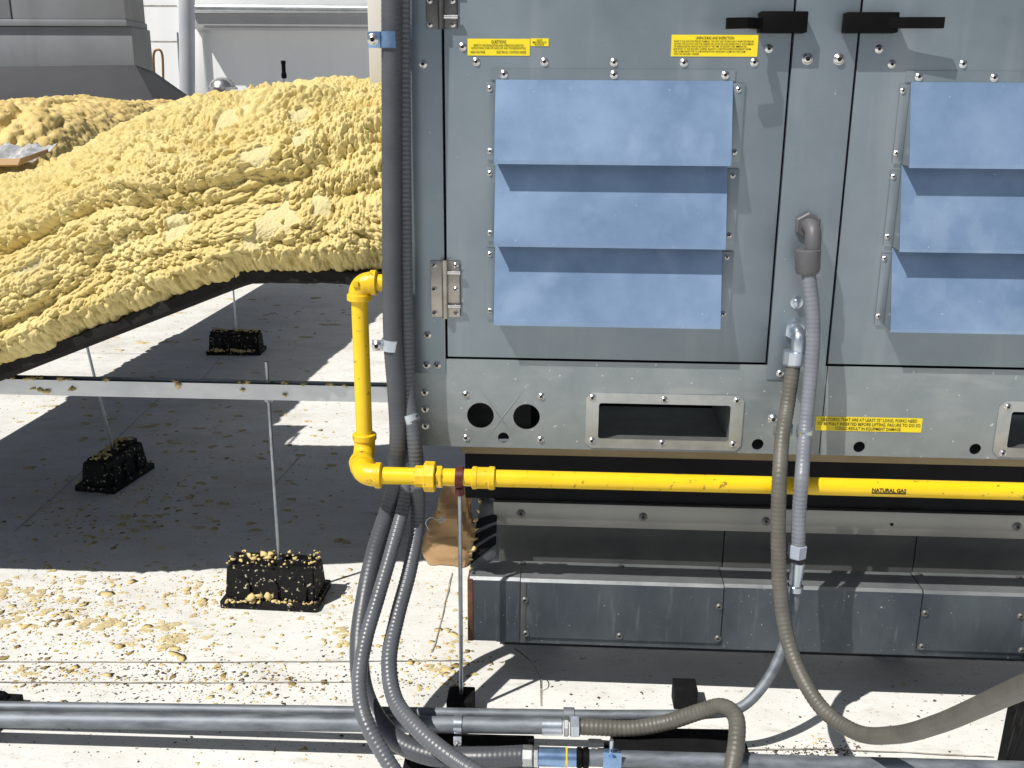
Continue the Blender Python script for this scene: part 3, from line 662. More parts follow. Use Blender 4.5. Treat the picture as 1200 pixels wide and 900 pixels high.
cC = flex('flexible_conduit', 'ribbed grey conduit, rightmost of the bundle, tight against the corner of the unit',
     [(471, -120, -.035), (471.5, 60, -.035), (473.5, 250, -.037), (476, 400, -.04), (478.5, 460, -.05), (485, 510, -.065), (489, 560, -.068), (489, 615, -.075), (480, 668, -.14), (465, 725, -.22), (456, 775, -.30), (463, 820, -.37), (490, 855, -.44), (530, 888, -.5), (590, 925, -.55)], .0162, M['flex'], .06)
c1 = flex('flexible_conduit', 'pale ribbed conduit hanging straight down in front of the yellow pipe',
     [(946, 305, -.055), (948, 325, -.06), (952, 360, -.066), (953, 400, -.07), (949, 450, -.075), (943.5, 505, -.10), (939.5, 560, -.175), (936.5, 600, -.178), (935, 646, -.18)], .0142, M['flexblue'], .05)
c2 = flex('flexible_conduit', 'weathered brownish conduit looping from the unit down and out to the right',
     [(931, 415, -.05), (928, 440, -.055), (922, 480, -.075), (917, 510, -.12), (913.5, 560, -.175), (912, 620, -.19), (914, 690, -.205), (922, 745, -.24), (938, 790, -.29), (965, 832, -.36), (1003, 858, -.43), (1050, 861, -.53), (1100, 848, -.64), (1150, 827, -.75), (1200, 805, -.88), (1300, 770, -1.05)], .0150, M['flexbrown'], .05)
# elbow fitting of the pale conduit
fit = lambda name, a, ax, prof, m, par, seg=16: lathe_along(name, a, ax, prof, m, par, seg)
e0 = W(945.5, 264, 0)
fit('lock_nut', (e0.x, -.003, e0.z), (0, -1, 0), [(0, .026), (.001, .027), (.009, .027), (.011, .024)], M['nutgrey'], c1, 6)
pe = [(e0.x, -.01, e0.z), (e0.x, -.03, e0.z + .001), (e0.x + .0005, -.047, e0.z - .004), (e0.x + .001, -.055, e0.z - .018), (e0.x + .001, -.056, e0.z - .05)]
tube('elbow', catmull(pe, .004), .0155, M['nutgrey'], c1, 18)
pn = W(947, 292, -.056); fit('gland_nut', pn, (.06, 0, -1), [(0, .021), (.002, .0245), (.040, .0240), (.048, .0205)], M['nutgrey'], c1, 12)
pn = W(935, 638, -.18); fit('gland_nut', pn, (-.02, 0, -1), [(0, .015), (.001, .0185), (.026, .0185), (.028, .0165)], M['nutblue'], c1, 6)
pn = W(935, 659, -.18); fit('connector', pn, (-.02, 0, -1), [(0, .0145), (.036, .0135), (.037, .012), (.05, .012), (.051, .0165), (.062, .0165), (.063, .011)], M['zinc'], c1, 14)
e1 = W(930.5, 386, 0)
fit('lock_nut', (e1.x, -.003, e1.z), (0, -1, 0), [(0, .021), (.008, .021), (.009, .018)], M['zinc'], c2, 6)
pe = [(e1.x, -.008, e1.z), (e1.x, -.03, e1.z), (e1.x, -.045, e1.z - .006), (e1.x, -.049, e1.z - .02), (e1.x, -.05, e1.z - .04)]
tube('elbow', catmull(pe, .004), .0145, M['zinc'], c2, 18)
pn = W(930.5, 411, -.05); fit('gland_nut', pn, (-.03, 0, -1), [(0, .018), (.001, .0215), (.026, .0215), (.030, .019)], M['zinc'], c2, 10)
# blanking plug beside it
pp = W(933, 354, 0); plug = fit('plug', (pp.x, -.003, pp.z), (0, -1, 0), [(0, .013), (.003, .013), (.004, .008), (.012, .007), (.013, .003)], M['zinc'], unit, 16)
# rigid conduits along the roof
YP = -.285
def hz(u, v, Y): return W(u, v, Y)
pB0, pB1 = W(-80, 826.5, -.264), W(770, 838.5, -.264)
pF0, pF1 = W(-80, 842, -.30), W(636, 850.5, -.30)
pB1.y = pB0.y; 
tB = thing('rigid_conduit', 'thinner rear steel conduit along the roof that bends up behind the hanging conduit', 'conduit', pB0)
Pz = (pB0.z + pB1.z) / 2
back = [tuple(pB0), tuple(pB0.lerp(pB1, .5)), tuple(W(740, 838, -.26)), tuple(W(830, 836, -.255)), tuple(W(868, 829, -.245)), tuple(W(897, 800, -.225)), tuple(W(917, 760, -.20)), tuple(W(928, 720, -.185)), tuple(W(933, 690, -.18))]
tube('pipe', catmull(back, .006), .0106, M['emt'], tB, 18)
fit('pipe_coupling', W(660, 837, -.26), (1, 0, 0), [(0, .0125), (.001, .0142), (.022, .0142), (.023, .0125)], M['emt'], tB, 16)
tF = thing('rigid_conduit', 'thicker front steel conduit along the roof ending in a coupling', 'conduit', pF0)
rod('pipe', pF0, pF1, .0165, M['emt'], tF, 22)
dF = (pF1 - pF0).normalized()
fit('connector', pF1 - dF * .002, dF, [(0, .0165), (.001, .0182), (.040, .0182), (.042, .0165)], M['zinc'], tF, 20)
fit('connector_nut', pF1 + dF * .042, dF, [(0, .019), (.002, .0205), (.008, .0205), (.010, .018)], M['plate'], tF, 8)
fit('connector_nut', pF1 + dF * .054, dF, [(0, .020), (.002, .0225), (.018, .0225), (.020, .019)], M['zinc'], tF, 6)
c3 = flex('flexible_conduit', 'brown ribbed conduit arching over from the front pipe coupling and down',
     [(676, 851.5, -.30), (700, 852.5, -.302), (740, 853.5, -.302), (780, 847, -.30), (820, 834, -.32), (846, 828, -.345), (862, 840, -.39), (863, 870, -.44), (857, 905, -.48), (850, 960, -.52)], .0160, M['flexbrown'], .05)
# bottom run
pq = W(612, 886, -.44); q1 = W(1260, 899, -.44)
tD = thing('rigid_conduit', 'lowest steel conduit at the bottom edge with blue and yellow banded connector', 'conduit', pq)
dq = Vector((1, 0, (q1.z - pq.z) / (q1.x - pq.x) * .6)).normalized()
fit('gland_nut', pq, dq, [(0, .018), (.001, .0205), (.018, .0205), (.020, .018)], M['plate'], tD, 8)
fit('connector_nut', pq + dq * .021, dq, [(0, .018), (.001, .0215), (.008, .0215), (.009, .018)], M['steel'], tD, 8)
fit('sleeve', pq + dq * .03, dq, [(0, .0175), (.05, .0175)], M['bluezinc'], tD, 20)
fit('yellow_band', pq + dq * .0805, dq, [(0, .0182), (.003, .0182)], M['gas'], tD, 20)
fit('sleeve', pq + dq * .084, dq, [(0, .0165), (.016, .0165)], M['bluezinc'], tD, 20)
fit('rubber_ring', pq + dq * .1, dq, [(0, .016), (.002, .019), (.009, .019), (.011, .0165), (.013, .019), (.022, .019), (.023, .016)], M['black'], tD, 20)
rod('pipe', pq + dq * .123, pq + dq * 1.3, .0150, M['emt'], tD, 20)
# straps
def strap(u, v, Y, r, m, axis, label, tab=None, wdt=.018, name='conduit_strap'):
    p = W(u, v, Y); t = thing(name, label, 'strap', p)
    ax = Vector(axis).normalized(); fit('band', p - ax * wdt / 2, ax, [(0, r - .001), (0.0005, r + .002), (wdt - .0005, r + .002), (wdt, r - .001)], m, t, 20)
    if tab:
        q = p + Vector(tab); bm = bmesh.new(); lo = Vector((min(p.x, q.x), min(p.y, q.y), min(p.z, q.z)))
        if abs(tab[0]) > abs(tab[2]):
            s = -1 if tab[0] < 0 else 1
            box('tab', p.x + s * (r - .002), q.x, q.y - .0015, q.y + .0015, p.z - wdt / 2 + .0005, p.z + wdt / 2 - .0005, m, t, .0006)
            o = obj('bolt', BOLT if r > .013 else SCREW, t, loc=(q.x - s * .010, q.y - .0016, p.z))
        else:
            box('tab', p.x - wdt / 2 + .0005, p.x + wdt / 2 - .0005, q.y - .0015, q.y + .0015, q.z, p.z - r + .002, m, t, .0006)
            o = obj('bolt', SCREW, t, loc=(p.x, q.y - .0016, q.z + .012))
    return t
strap(456, 47, -.065, .0165, M['bluezinc'], (0, 0, 1), 'blue zinc strap high on the smooth left conduit, bolted at its left', (-.038, -.012, 0), .030)
strap(470.5, 38, -.03, .0165, M['bluezinc'], (0, 0, 1), 'blue zinc strap high on the ribbed conduit by the unit corner', None, .026)
strap(457.5, 404, -.068, .0165, M['zinc'], (.12, 0, 1), 'silver strap midway down the smooth left conduit, with a round bolt', (-.036, -.008, 0), .024)
strap(481, 489, -.058, .0165, M['zinc'], (.3, 0, -1), 'silver strap on the ribbed conduit at the lower unit corner', None, .020)
strap(918.5, 503, -.085, .0158, M['zinc'], (.1, .3, -1), 'silver strap on the brownish hanging conduit, screwed at its left', tuple(W(900, 498, -.006) - W(919, 503, -.075)), .020)
strap(943, 506, -.102, .0150, M['zinc'], (.1, .3, -1), 'silver strap on the pale hanging conduit beside the yellow sticker', None, .020)
strap(537, 849, -.30, .0170, M['zinc'], (1, 0, 0), 'silver strap over the front steel conduit on its rubber block', (0, -.018, -.045), .017)
pk = pq + dq * .165
ts = thing('pipe_clamp', 'silver strut clamp with upright bolt on the lowest conduit', 'clamp', pk)
box('clamp_plate', pk.x - .017, pk.x + .017, pk.y - .019, pk.y - .0165, pk.z - .02, pk.z + .026, M['bluezinc'], ts, .001)
fit('band', pk - dq * .014, dq, [(0, .0152), (.0005, .0172), (.0275, .0172), (.028, .0152)], M['bluezinc'], ts, 20)
fit('bolt_head', (pk.x, pk.y - .019, pk.z + .014), (0, -1, 0), [(0, .008), (.005, .008), (.006, .006)], M['bluezinc'], ts, 6)
rod('stud', (pk.x - .002, pk.y - .008, pk.z + .015), (pk.x - .002, pk.y - .008, pk.z + .045), .004, M['zinc'], ts, 10)
# blocks carrying the roof conduits
zB = .075
pS = W(545, 850, -.285)
block((pS.x + .01, -.30, 0), R(1), 'plain black rubber block under the strapped steel conduits, left of the couplings', h_=pF0.z - .02, m=M['rubberclean'], channel=False)
pS = W(790, 850, -.30)
block((pS.x + .012, -.31, 0), R(2), 'black rubber block under the arching brown conduit', w_=.27, d_=.16, h_=.082, m=M['rubberclean'], channel=False)
pS = G(803, 832)
post = tag(box('rubber_post', pS.x - .026, pS.x + .026, pS.y + .0, pS.y + .05, 0, W(803, 809, pS.y).z, M['rubberclean'], None, .003), 'small upright black rubber post behind the roof conduits', 'rubber post')
pS = G(-72, 884)
block((pS.x, -.27, 0), R(88), 'black rubber block cut off by the left edge under the steel conduits', h_=pF0.z - .025, m=M['rubberclean'], channel=False)
pS = G(1215, 880)
block((pS.x + .02, pS.y + .0, 0), R(62), 'big black rubber block in the lower right corner under the looping conduit', w_=.30, d_=.17, h_=.12, m=M['rubberclean'], channel=False)

# ------------------------------------------------------------------ brown paper sack
def sack():
    nu, nv = 26, 34; V = []; F = []; base = G(527, 664); top = W(545, 566, base.y + .02)
    L = [(0, .066, -.006), (.12, .078, -.006), (.4, .068, .0), (.7, .046, .010), (.88, .040, .016), (1, .036, .018)]
    hgt = top.z; rr = np.random.default_rng(3)
    for j in range(nv + 1):
        t = j / nv; hw = np.interp(t, [l[0] for l in L], [l[1] for l in L]); sx_ = np.interp(t, [l[0] for l in L], [l[2] for l in L])
        th = .036 * (1 - .45 * t)
        for i in range(nu):
            a = 2 * math.pi * i / nu; ca, sa = math.cos(a), math.sin(a)
            x = hw * math.copysign(abs(ca) ** .55, ca); y = th * math.copysign(abs(sa) ** .75, sa)
            cr = .004 * math.sin(14 * t + 3 * ca) + .005 * math.sin(23 * t * (1 + .3 * sa) + 5 * a) + 0.0015 * rr.normal()
            V.append((base.x - .002 + x + sx_ * 1.2 + cr * ca * .6, base.y + .035 + y + cr * sa * 1.2 + .03 * t, .002 + hgt * t + .004 * math.sin(5 * a) * (t > .9)))
    for j in range(nv):
        for i in range(nu):
            k = (i + 1) % nu; F.append((j * nu + i, j * nu + k, (j + 1) * nu + k, (j + 1) * nu + i))
    F.append(tuple(range(nu))[::-1]); F.append(tuple(nv * nu + i for i in range(nu)))
    t = thing('paper_sack', 'crumpled brown paper sack standing by the left end of the curb', 'paper sack', base)
    me = mesh('sack_paper', V, F, M['paper']); smooth_by_angle(me, 28); obj('sack_paper', me, t)
    wr = [W(503, 622, base.y - .01), W(499, 612, base.y - .01), W(505, 606, base.y - .01), W(513, 609, base.y - .012), W(520, 606, base.y - .014), W(515, 613, base.y - .016), W(524, 607, base.y - .014)]
    tube('tie_wire', catmull([tuple(x) for x in wr], .004), .0016, M['rodsteel'], t, 6)
    return base, hgt
sb, shgt = sack()
wire = tag(tube('loose_wire', catmull([tuple(W(603, 760, .0)), tuple(W(614, 768, -.01)), tuple(W(626, 780, -.02)), tuple(W(633, 796, -.03)), tuple(W(634, 806, -.03))], .004), .0012, M['ink'], None, 6), 'thin dark wire hanging below the curb panel', 'wire')

# ------------------------------------------------------------------ sprayed foam ducts
def lumps(U, Vv, cell, rmin, rmax, seed):
    """height of a field of rounded popcorn lumps over surface coordinates (metres)"""
    g = np.random.default_rng(seed); iu = np.floor(U / cell).astype(int); iv = np.floor(Vv / cell).astype(int)
    nu, nv = iu.max() - iu.min() + 5, iv.max() - iv.min() + 5; ou, ov = iu.min() - 2, iv.min() - 2
    ju, jv, rr, hh = g.random((nu, nv)), g.random((nu, nv)), g.uniform(rmin, rmax, (nu, nv)), g.uniform(.0, .45, (nu, nv))
    H = np.zeros_like(U)
    for du in (-1, 0, 1):
        for dv in (-1, 0, 1):
            a, b = iu - ou + du, iv - ov + dv
            cu, cv = (iu + du + ju[a, b]) * cell, (iv + dv + jv[a, b]) * cell; r = rr[a, b] * cell
            d2 = ((U - cu) ** 2 + (Vv - cv) ** 2) / r ** 2
            H = np.maximum(H, r * (np.sqrt(np.clip(1 - d2, 0, 1)) + np.where(d2 < 1, hh[a, b], 0)))
    return H
def vnoise(U, Vv, scale, seed):
    g = np.random.default_rng(seed); T = g.random((256, 256)); x, y = U * scale + 100, Vv * scale + 100
    xi, yi = np.floor(x).astype(int), np.floor(y).astype(int); fx, fy = x - xi, y - yi; fx, fy = fx * fx * (3 - 2 * fx), fy * fy * (3 - 2 * fy)
    q = lambda a, b: T[a % 256, b % 256]
    return (q(xi, yi) * (1 - fx) + q(xi + 1, yi) * fx) * (1 - fy) + (q(xi, yi + 1) * (1 - fx) + q(xi + 1, yi + 1) * fx) * fy
def grid_mesh(name, Pt, m, shave=None):
    nu, nv = Pt.shape[:2]; idx = np.arange(nu * nv).reshape(nu, nv)
    q = np.stack([idx[:-1, :-1], idx[1:, :-1], idx[1:, 1:], idx[:-1, 1:]], -1).reshape(-1, 4)
    me = bpy.data.meshes.new(name); me.vertices.add(nu * nv); me.vertices.foreach_set('co', Pt.reshape(-1))
    me.loops.add(q.size); me.loops.foreach_set('vertex_index', q.ravel().astype(np.int32)); me.polygons.add(len(q))
    me.polygons.foreach_set('loop_start', np.arange(0, q.size, 4, dtype=np.int32)); me.polygons.foreach_set('loop_total', np.full(len(q), 4, np.int32))
    me.update(calc_edges=True); me.validate(); me.materials.append(m); me.polygons.foreach_set('use_smooth', np.ones(len(q), bool))
    if shave is not None:
        a = me.attributes.new('shave', 'FLOAT', 'POINT'); a.data.foreach_set('value', shave.ravel().astype(np.float32))
    return me
def foam_surface(S, nrm, U, Vv, seed, amp=1.0, patches=(), lip=False):
    """S base points, nrm normals, U/Vv surface metres"""
    wu = U + .05 * (vnoise(U, Vv, 5, seed) - .5) * 2; wv = Vv + .07 * (vnoise(U, Vv, 2.6, seed + 1) - .5) * 2
    fold = lambda a: np.abs(2 * a - 1) ** .75
    ridge = .052 * fold(vnoise(wu * .15, wv, 9, seed + 2)) + .024 * fold(vnoise(wu * .25, wv, 19, seed + 3)) + .016 * vnoise(wu, wv, 16, seed + 8)
    big = lumps(wu * .85, wv, .026, .5, .95, seed + 4); mid = lumps(wu, wv, .0125, .5, .92, seed + 5); sm = lumps(wu, wv, .0068, .5, .92, seed + 6)
    sh = np.zeros_like(U)
    for (pu, pv, ru, rv, tilt) in patches:
        a, b = U - pu, Vv - pv; c, s = math.cos(tilt), math.sin(tilt); x, y = (a * c + b * s) / ru, (-a * s + b * c) / rv
        e = x * x + y * y + 1.6 * (vnoise(U, Vv, 17, seed + 7) - .5) + 1.5 * (vnoise(U, Vv, 60, seed + 9) - .5)
        sh = np.maximum(sh, np.clip((1.0 - e) * 6, 0, 1))
    det = .62 * big + .98 * mid + .85 * sm
    h = amp * (ridge + det * (1 - sh) + sh * (.015 + .35 * lumps(U, Vv, .0065, .3, .7, seed + 12) + .004 * vnoise(wu, wv, 60, seed)))
    if lip: h = h * np.clip(.28 + Vv / .08, 0, 1)
    dr = nrm + np.array([0, 0, -.38]) * (np.clip((Vv - .05) / .10, 0, 1)[..., None] if lip else 1); dr /= np.linalg.norm(dr, axis=-1, keepdims=True)
    return S + dr * h[..., None], sh
zbR, Yd = .925, .24
pR = W(290, 318, Yd); pLf = W(0, 432, Yd)
slope = (pR.z - pLf.z) / (pR.x - pLf.x)
def zbot(x):
    x = np.asarray(x, float); s = pR.z + (x - pR.x) * slope
    k = .006; a = -k * np.logaddexp(-pR.z / k, -s / k)
    lo = pLf.z - .07
    return np.maximum(a, lo) if a.ndim else max(float(a), lo)
x0d, x1d = pLf.x - 1.6, XL + .02
THK = .40
XBUMP = W(205, 140, .7).x
def main_duct():
    xs_ = np.concatenate([np.linspace(x0d, pLf.x - .1, 150, endpoint=False), np.linspace(pLf.x - .1, x1d, 980)]); nu, nv = len(xs_), 640
    # profile, from the bottom front lip up the leaning face, over the rounded shoulder and back across the top
    ctrl = np.array([(.030, .014), (.012, .040), (.02, .12), (.06, .22), (.13, .31), (.23, .365), (.38, .395), (.60, .41), (.86, .405)])
    pr = catmull([(a, b, 0) for a, b in ctrl], .002)[:, :2]; d = np.r_[0, np.cumsum(np.linalg.norm(np.diff(pr, axis=0), axis=1))]
    s = np.linspace(0, d[-1], nv); py, pz = np.interp(s, d, pr[:, 0]), np.interp(s, d, pr[:, 1])
    U, Vv = np.meshgrid(xs_, s, indexing='ij')
    zb = zbot(xs_); lift = .035 * (vnoise(U, Vv, 2.2, 5) - .5)
    S = np.stack([U, Yd + py[None, :] + lift, zb[:, None] + pz[None, :] * (.93 + .17 * np.exp(-((U - XBUMP) / .17) ** 2)) * (1 + .06 * np.sin(U * 3.1 + 1)) ], -1)
    tu, tv = np.gradient(S, axis=0), np.gradient(S, axis=1); n = np.cross(tu, tv); n /= np.linalg.norm(n, axis=-1, keepdims=True)
    if n[nu // 2, 40][1] > 0: n = -n
    def uv(u_, v_):
        # nearest surface sample to a picture spot
        best = None; r_ = ray(u_, v_).normalized(); q = S.reshape(-1, 3)[::7] - np.array(CAM); rr_ = np.array(r_)
        dist = np.linalg.norm(np.cross(q, rr_), axis=1) + 1e-3 * np.linalg.norm(q, axis=1); k = int(np.argmin(dist)) * 7
        return U.reshape(-1)[k], Vv.reshape(-1)[k]
    pt = []
    for (pu, pv, ru, rv, tl) in ((112, 178, .075, .03, .5), (285, 160, .035, .05, -.6), (330, 255, .045, .075, -.5), (355, 152, .03, .03, 0), (360, 175, .025, .03, 0), (60, 308, .04, .018, -.3), (222, 262, .04, .03, .2), (35, 222, .05, .02, .2), (318, 192, .04, .025, 0), (382, 235, .02, .04, .3)  ):
        a, b = uv(pu, pv); pt.append((a, b, ru, rv, tl))
    P, sh = foam_surface(S, n, U, Vv, 21, 1.0, pt, True)
    # taper displacement at the lip
    return grid_mesh('foam_coat', P, M['foam'], sh)
duct = thing('foam_duct', 'lumpy yellow spray foam covered duct rising to the left side of the unit', 'duct', ((x0d + x1d) / 2, Yd + .4, zbR))
tag(obj('foam_coat', main_duct(), duct), kind='stuff')
# black bottom tray, edge strip and duct body
xs_ = np.linspace(x0d, x1d, 160); zb = zbot(xs_)
rr = np.random.default_rng(5)
prof = [(-.002, .014), (-.026, .006), (-.026, -.018), (-.014, -.024), (.06, -.034), (.78, -.034), (.86, .0), (.86, .36), (.80, .37)]
V = []; F = []; npf = len(prof)
for i, (x, z) in enumerate(zip(xs_, zb)):
    w1 = .0015 * math.sin(x * 31) + .0015 * math.sin(x * 57 + 1) + .0012 * math.sin(x * 113 + 2)
    for k, (y, dz) in enumerate(prof):
        j = w1 if k < 2 else w1 * .5 if k < 4 else 0
        V.append((x, Yd + y + j * .6, z + dz + j + (.0015 * rr.normal() if k < 2 else 0)))
for i in range(len(xs_) - 1):
    for k in range(npf - 1): a = i * npf + k; F.append((a, a + npf, a + npf + 1, a + 1))
F.append(tuple(range(npf))); F.append(tuple((len(xs_) - 1) * npf + k for k in range(npf))[::-1])
me = mesh('tray', V, F, M['lipdark']); smooth_by_angle(me, 50); obj('tray', me, duct)
# the branch that runs back over the roof
XBR = -2.66
def branch():
    nu, nv = 420, 330; ys = np.linspace(1.0, 5.6, nu)
    ctrl = np.array([(.84, -.18), (.86, .0), (.85, .22), (.80, .33), (.70, .40), (.48, .43), (.30, .41), (.19, .33), (.17, .2), (.16, -.18)])
    pr = catmull([(a, b, 0) for a, b in ctrl], .004)[:, :2]; d = np.r_[0, np.cumsum(np.linalg.norm(np.diff(pr, axis=0), axis=1))]
    s = np.linspace(0, d[-1], nv); px_, pz = np.interp(s, d, pr[:, 0]), np.interp(s, d, pr[:, 1])
    U, Vv = np.meshgrid(ys, s, indexing='ij')
    S = np.stack([XBR + np.broadcast_to(px_, U.shape) + .03 * np.sin(U * 2), U, .80 + pz[None, :] * (1 - .32 * (1 - np.clip((U - 1.2) / .5, 0, 1) ** 2 * (3 - 2 * np.clip((U - 1.2) / .5, 0, 1)))) + .012 * (U - 1) + .03 * (vnoise(U, Vv, 2, 3) - .5)], -1)
    tu, tv = np.gradient(S, axis=0), np.gradient(S, axis=1); n = np.cross(tu, tv); n /= np.linalg.norm(n, axis=-1, keepdims=True)
    if n[nu // 2, nv // 2][2] < 0: n = -n
    P, sh = foam_surface(S, n, U, Vv, 51, .75); return grid_mesh('foam_coat', P, M['foamold'], sh)
d2 = thing('foam_duct', 'darker aged foam duct running back behind the near duct, at the left edge', 'duct', (-2.3, 3, .8))
tag(obj('foam_coat', branch(), d2), kind='stuff')
box('tray', XBR + .12, XBR + .86, .9, 5.55, .60, .64, M['lipdark'], d2, .004)
# silver sheet and brown board in the dip between the ducts
f0 = W(-60, 178, 1.15); f1 = W(45, 178, 1.15)
def foil():
    nu, nv = 40, 16; g = np.random.default_rng(9); V = []; F = []
    for i in range(nu + 1):
        for j in range(nv + 1):
            V.append((f0.x + (f1.x - f0.x) * i / nu, 1.05 + .24 * j / nv, f1.z - .03 + .045 * (j / nv) + .006 * math.sin(i * .55 + j * .3) + .004 * math.sin(i * 1.3 - j * .8) + .0015 * g.normal()))
    for i in range(nu):
        for j in range(nv): a = i * (nv + 1) + j; F.append((a, a + nv + 1, a + nv + 2, a + 1))
    return mesh('foil_sheet', V, F, M['silver'])
tag(obj('foil_sheet', foil()), 'crinkled silver foil sheet lying in the dip between the foam ducts', 'foil sheet')
a, b = W(-40, 196, 1.0), W(57, 179, 1.2)
bd = tag(obj('cardboard_strip', mesh('cardboard_strip', [(f0.x, .98, f0.z - .035), (f1.x + .01, 1.0, f1.z - .032), (b.x, b.y, b.z), (b.x, b.y, b.z + .012), (f1.x + .01, 1.02, f1.z - .014), (f0.x, 1.0, f0.z - .018)], [(0, 1, 4, 5), (1, 2, 3, 4)], M['paper'])), 'narrow brown strip along the edge of the silver sheet', 'cardboard')
sol = bd.modifiers.new('thick', 'SOLIDIFY'); sol.thickness = .006

# ------------------------------------------------------------------ foam crumbs on the roof (uncountable)
def ico():
    bm = bmesh.new(); bmesh.ops.create_icosphere(bm, subdivisions=1, radius=1); bmesh.ops.triangulate(bm, faces=bm.faces)
    V = np.array([v.co[:] for v in bm.verts]); F = np.array([[v.index for v in f.verts] for f in bm.faces]); bm.free(); return V, F
IV, IF = ico()
def scatter(name, pts, sizes, flat, m, seed):
    g = np.random.default_rng(seed); n = len(pts); V = np.repeat(IV[None], n, 0) * (1 + .5 * g.normal(size=(n, len(IV), 1)).clip(-1.3, 1.5))
    V = V * np.array([1, 1, 1.0]) * sizes[:, None, None]; V[..., 0] *= g.uniform(.8, 1.6, (n, 1)); V[..., 2] *= flat[:, None] if flat.ndim else flat
    a = g.uniform(0, 6.28, n); c, s = np.cos(a)[:, None], np.sin(a)[:, None]; x, y = V[..., 0] * c - V[..., 1] * s, V[..., 0] * s + V[..., 1] * c
    V[..., 0], V[..., 1] = x, y; V += pts[:, None, :]
    F = (IF[None] + (np.arange(n) * len(IV))[:, None, None]).reshape(-1, 3)
    me = bpy.data.meshes.new(name); V = V.reshape(-1, 3); me.vertices.add(len(V)); me.vertices.foreach_set('co', V.ravel())
    me.loops.add(F.size); me.loops.foreach_set('vertex_index', F.ravel().astype(np.int32)); me.polygons.add(len(F))
    me.polygons.foreach_set('loop_start', np.arange(0, F.size, 3, dtype=np.int32)); me.polygons.foreach_set('loop_total', np.full(len(F), 3, np.int32))
    me.update(calc_edges=True); me.materials.append(m); return me
def cluster(lst, seed, zoff=.0):
    g = np.random.default_rng(seed); out = []
    for (u, v, su, sv, n) in lst:
        for _ in range(n):
            q = G(u + g.normal() * su, max(325, v + g.normal() * sv)); out.append((q.x, q.y, zoff))
    return np.array(out)
CL = [(40, 715, 60, 22, 330), (110, 700, 70, 25, 300), (190, 752, 22, 10, 120), (150, 760, 90, 25, 200), (230, 700, 25, 18, 150), (250, 690, 12, 20, 70), (395, 720, 22, 20, 110), (425, 752, 20, 6, 70), (420, 700, 30, 22, 70),
      (500, 785, 20, 18, 110), (520, 740, 20, 30, 60), (505, 690, 12, 15, 30), (40, 790, 40, 8, 40), (270, 800, 40, 18, 60), (330, 810, 70, 16, 60), (120, 800, 90, 12, 60), (240, 345, 40, 8, 160), (150, 400, 50, 18, 200), (60, 470, 40, 14, 160),
      (330, 350, 60, 10, 120), (190, 500, 60, 20, 100), (120, 600, 60, 25, 130), (300, 560, 90, 40, 90), (160, 470, 40, 10, 80), (60, 560, 50, 40, 100), (370, 390, 50, 25, 110), (420, 470, 30, 15, 40), (1060, 830, 60, 20, 8), (280, 885, 150, 8, 12), (985, 870, 30, 8, 10)]
p_ = cluster(CL, 1); g = np.random.default_rng(2); sz = np.exp(g.normal(-5.95, .6, len(p_))).clip(.0012, .014)
tag(obj('foam_crumbs', scatter('foam_crumbs', p_, sz, np.where(sz > .0045, .11, .32), M['crumb'], 3)), 'yellow foam crumbs and overspray scattered over the white roof', 'foam crumbs', kind='stuff')
p_ = cluster([(300, 790, 60, 14, 26), (110, 785, 70, 10, 26), (40, 785, 20, 8, 14), (380, 800, 50, 14, 16), (60, 730, 50, 16, 50), (250, 550, 130, 50, 130), (370, 370, 60, 20, 70), (180, 400, 60, 20, 60), (120, 620, 70, 20, 60), (540, 790, 10, 16, 16), (560, 770, 12, 14, 20), (420, 800, 40, 14, 12)], 4)
sz = np.exp(g.normal(-5.5, .45, len(p_))).clip(.0025, .011)
tag(obj('foam_flakes', scatter('foam_flakes', p_, sz, np.full(len(p_), .09), M['crumbold'], 5)), 'old brownish foam flakes lying flat on the roof', 'foam flakes', kind='stuff')
p_ = cluster([(110, 760, 110, 40, 700), (180, 795, 120, 14, 500), (330, 800, 90, 18, 280), (60, 700, 60, 20, 300), (480, 790, 40, 25, 140), (200, 870, 200, 14, 60), (180, 580, 25, 12, 70), (690, 820, 80, 10, 40), (1050, 840, 80, 20, 50), (300, 540, 120, 50, 160), (330, 395, 70, 25, 110), (930, 888, 30, 8, 260), (970, 878, 25, 5, 120)], 6)
sz = np.exp(g.normal(-6.4, .4, len(p_))).clip(.0008, .004)
tag(obj('roof_grit', scatter('roof_grit', p_, sz, np.full(len(p_), .4), M['dirt'], 7)), 'dark brown grit and specks on the white roof', 'grit', kind='stuff')
def smears(lst, seed):
    g = np.random.default_rng(seed); V = []; F = []
    for (u, v, su, sv, n, r0, r1) in lst:
        for _ in range(int(n * .8)):
            q = G(u + g.normal() * su, v + g.normal() * sv); r = g.uniform(r0 * .6, r1 * .75); k = 18; ph = g.uniform(0, 6.28, 4); el = g.uniform(.5, 1.0); b = len(V); hgt = g.uniform(.0015, .005)
            for ring, hz_ in ((1.0, .0003), (.82, .8), (.4, 1.0)):
                for i in range(k):
                    a = 2 * math.pi * i / k; w_ = 1 + .28 * math.sin(2 * a + ph[0]) + .2 * math.sin(3 * a + ph[1]) + .14 * math.sin(5 * a + ph[2]) + .10 * math.sin(8 * a + ph[3])
                    V.append((q.x + r * ring * w_ * math.cos(a), q.y + r * ring * w_ * el * math.sin(a), hgt * hz_ * (.7 + .5 * g.random())))
            for m_ in range(2):
                for i in range(k): F.append((b + m_ * k + i, b + m_ * k + (i + 1) % k, b + (m_ + 1) * k + (i + 1) % k, b + (m_ + 1) * k + i))
            F.append(tuple(b + 2 * k + i for i in range(k)))
    return mesh('foam_smears', V, F, M['smear'])
M['smear'] = mat('dried_overspray', (.64, .55, .33), (.46, .38, .22), rough=.9, scale=30, bump=.6, bscale=120)
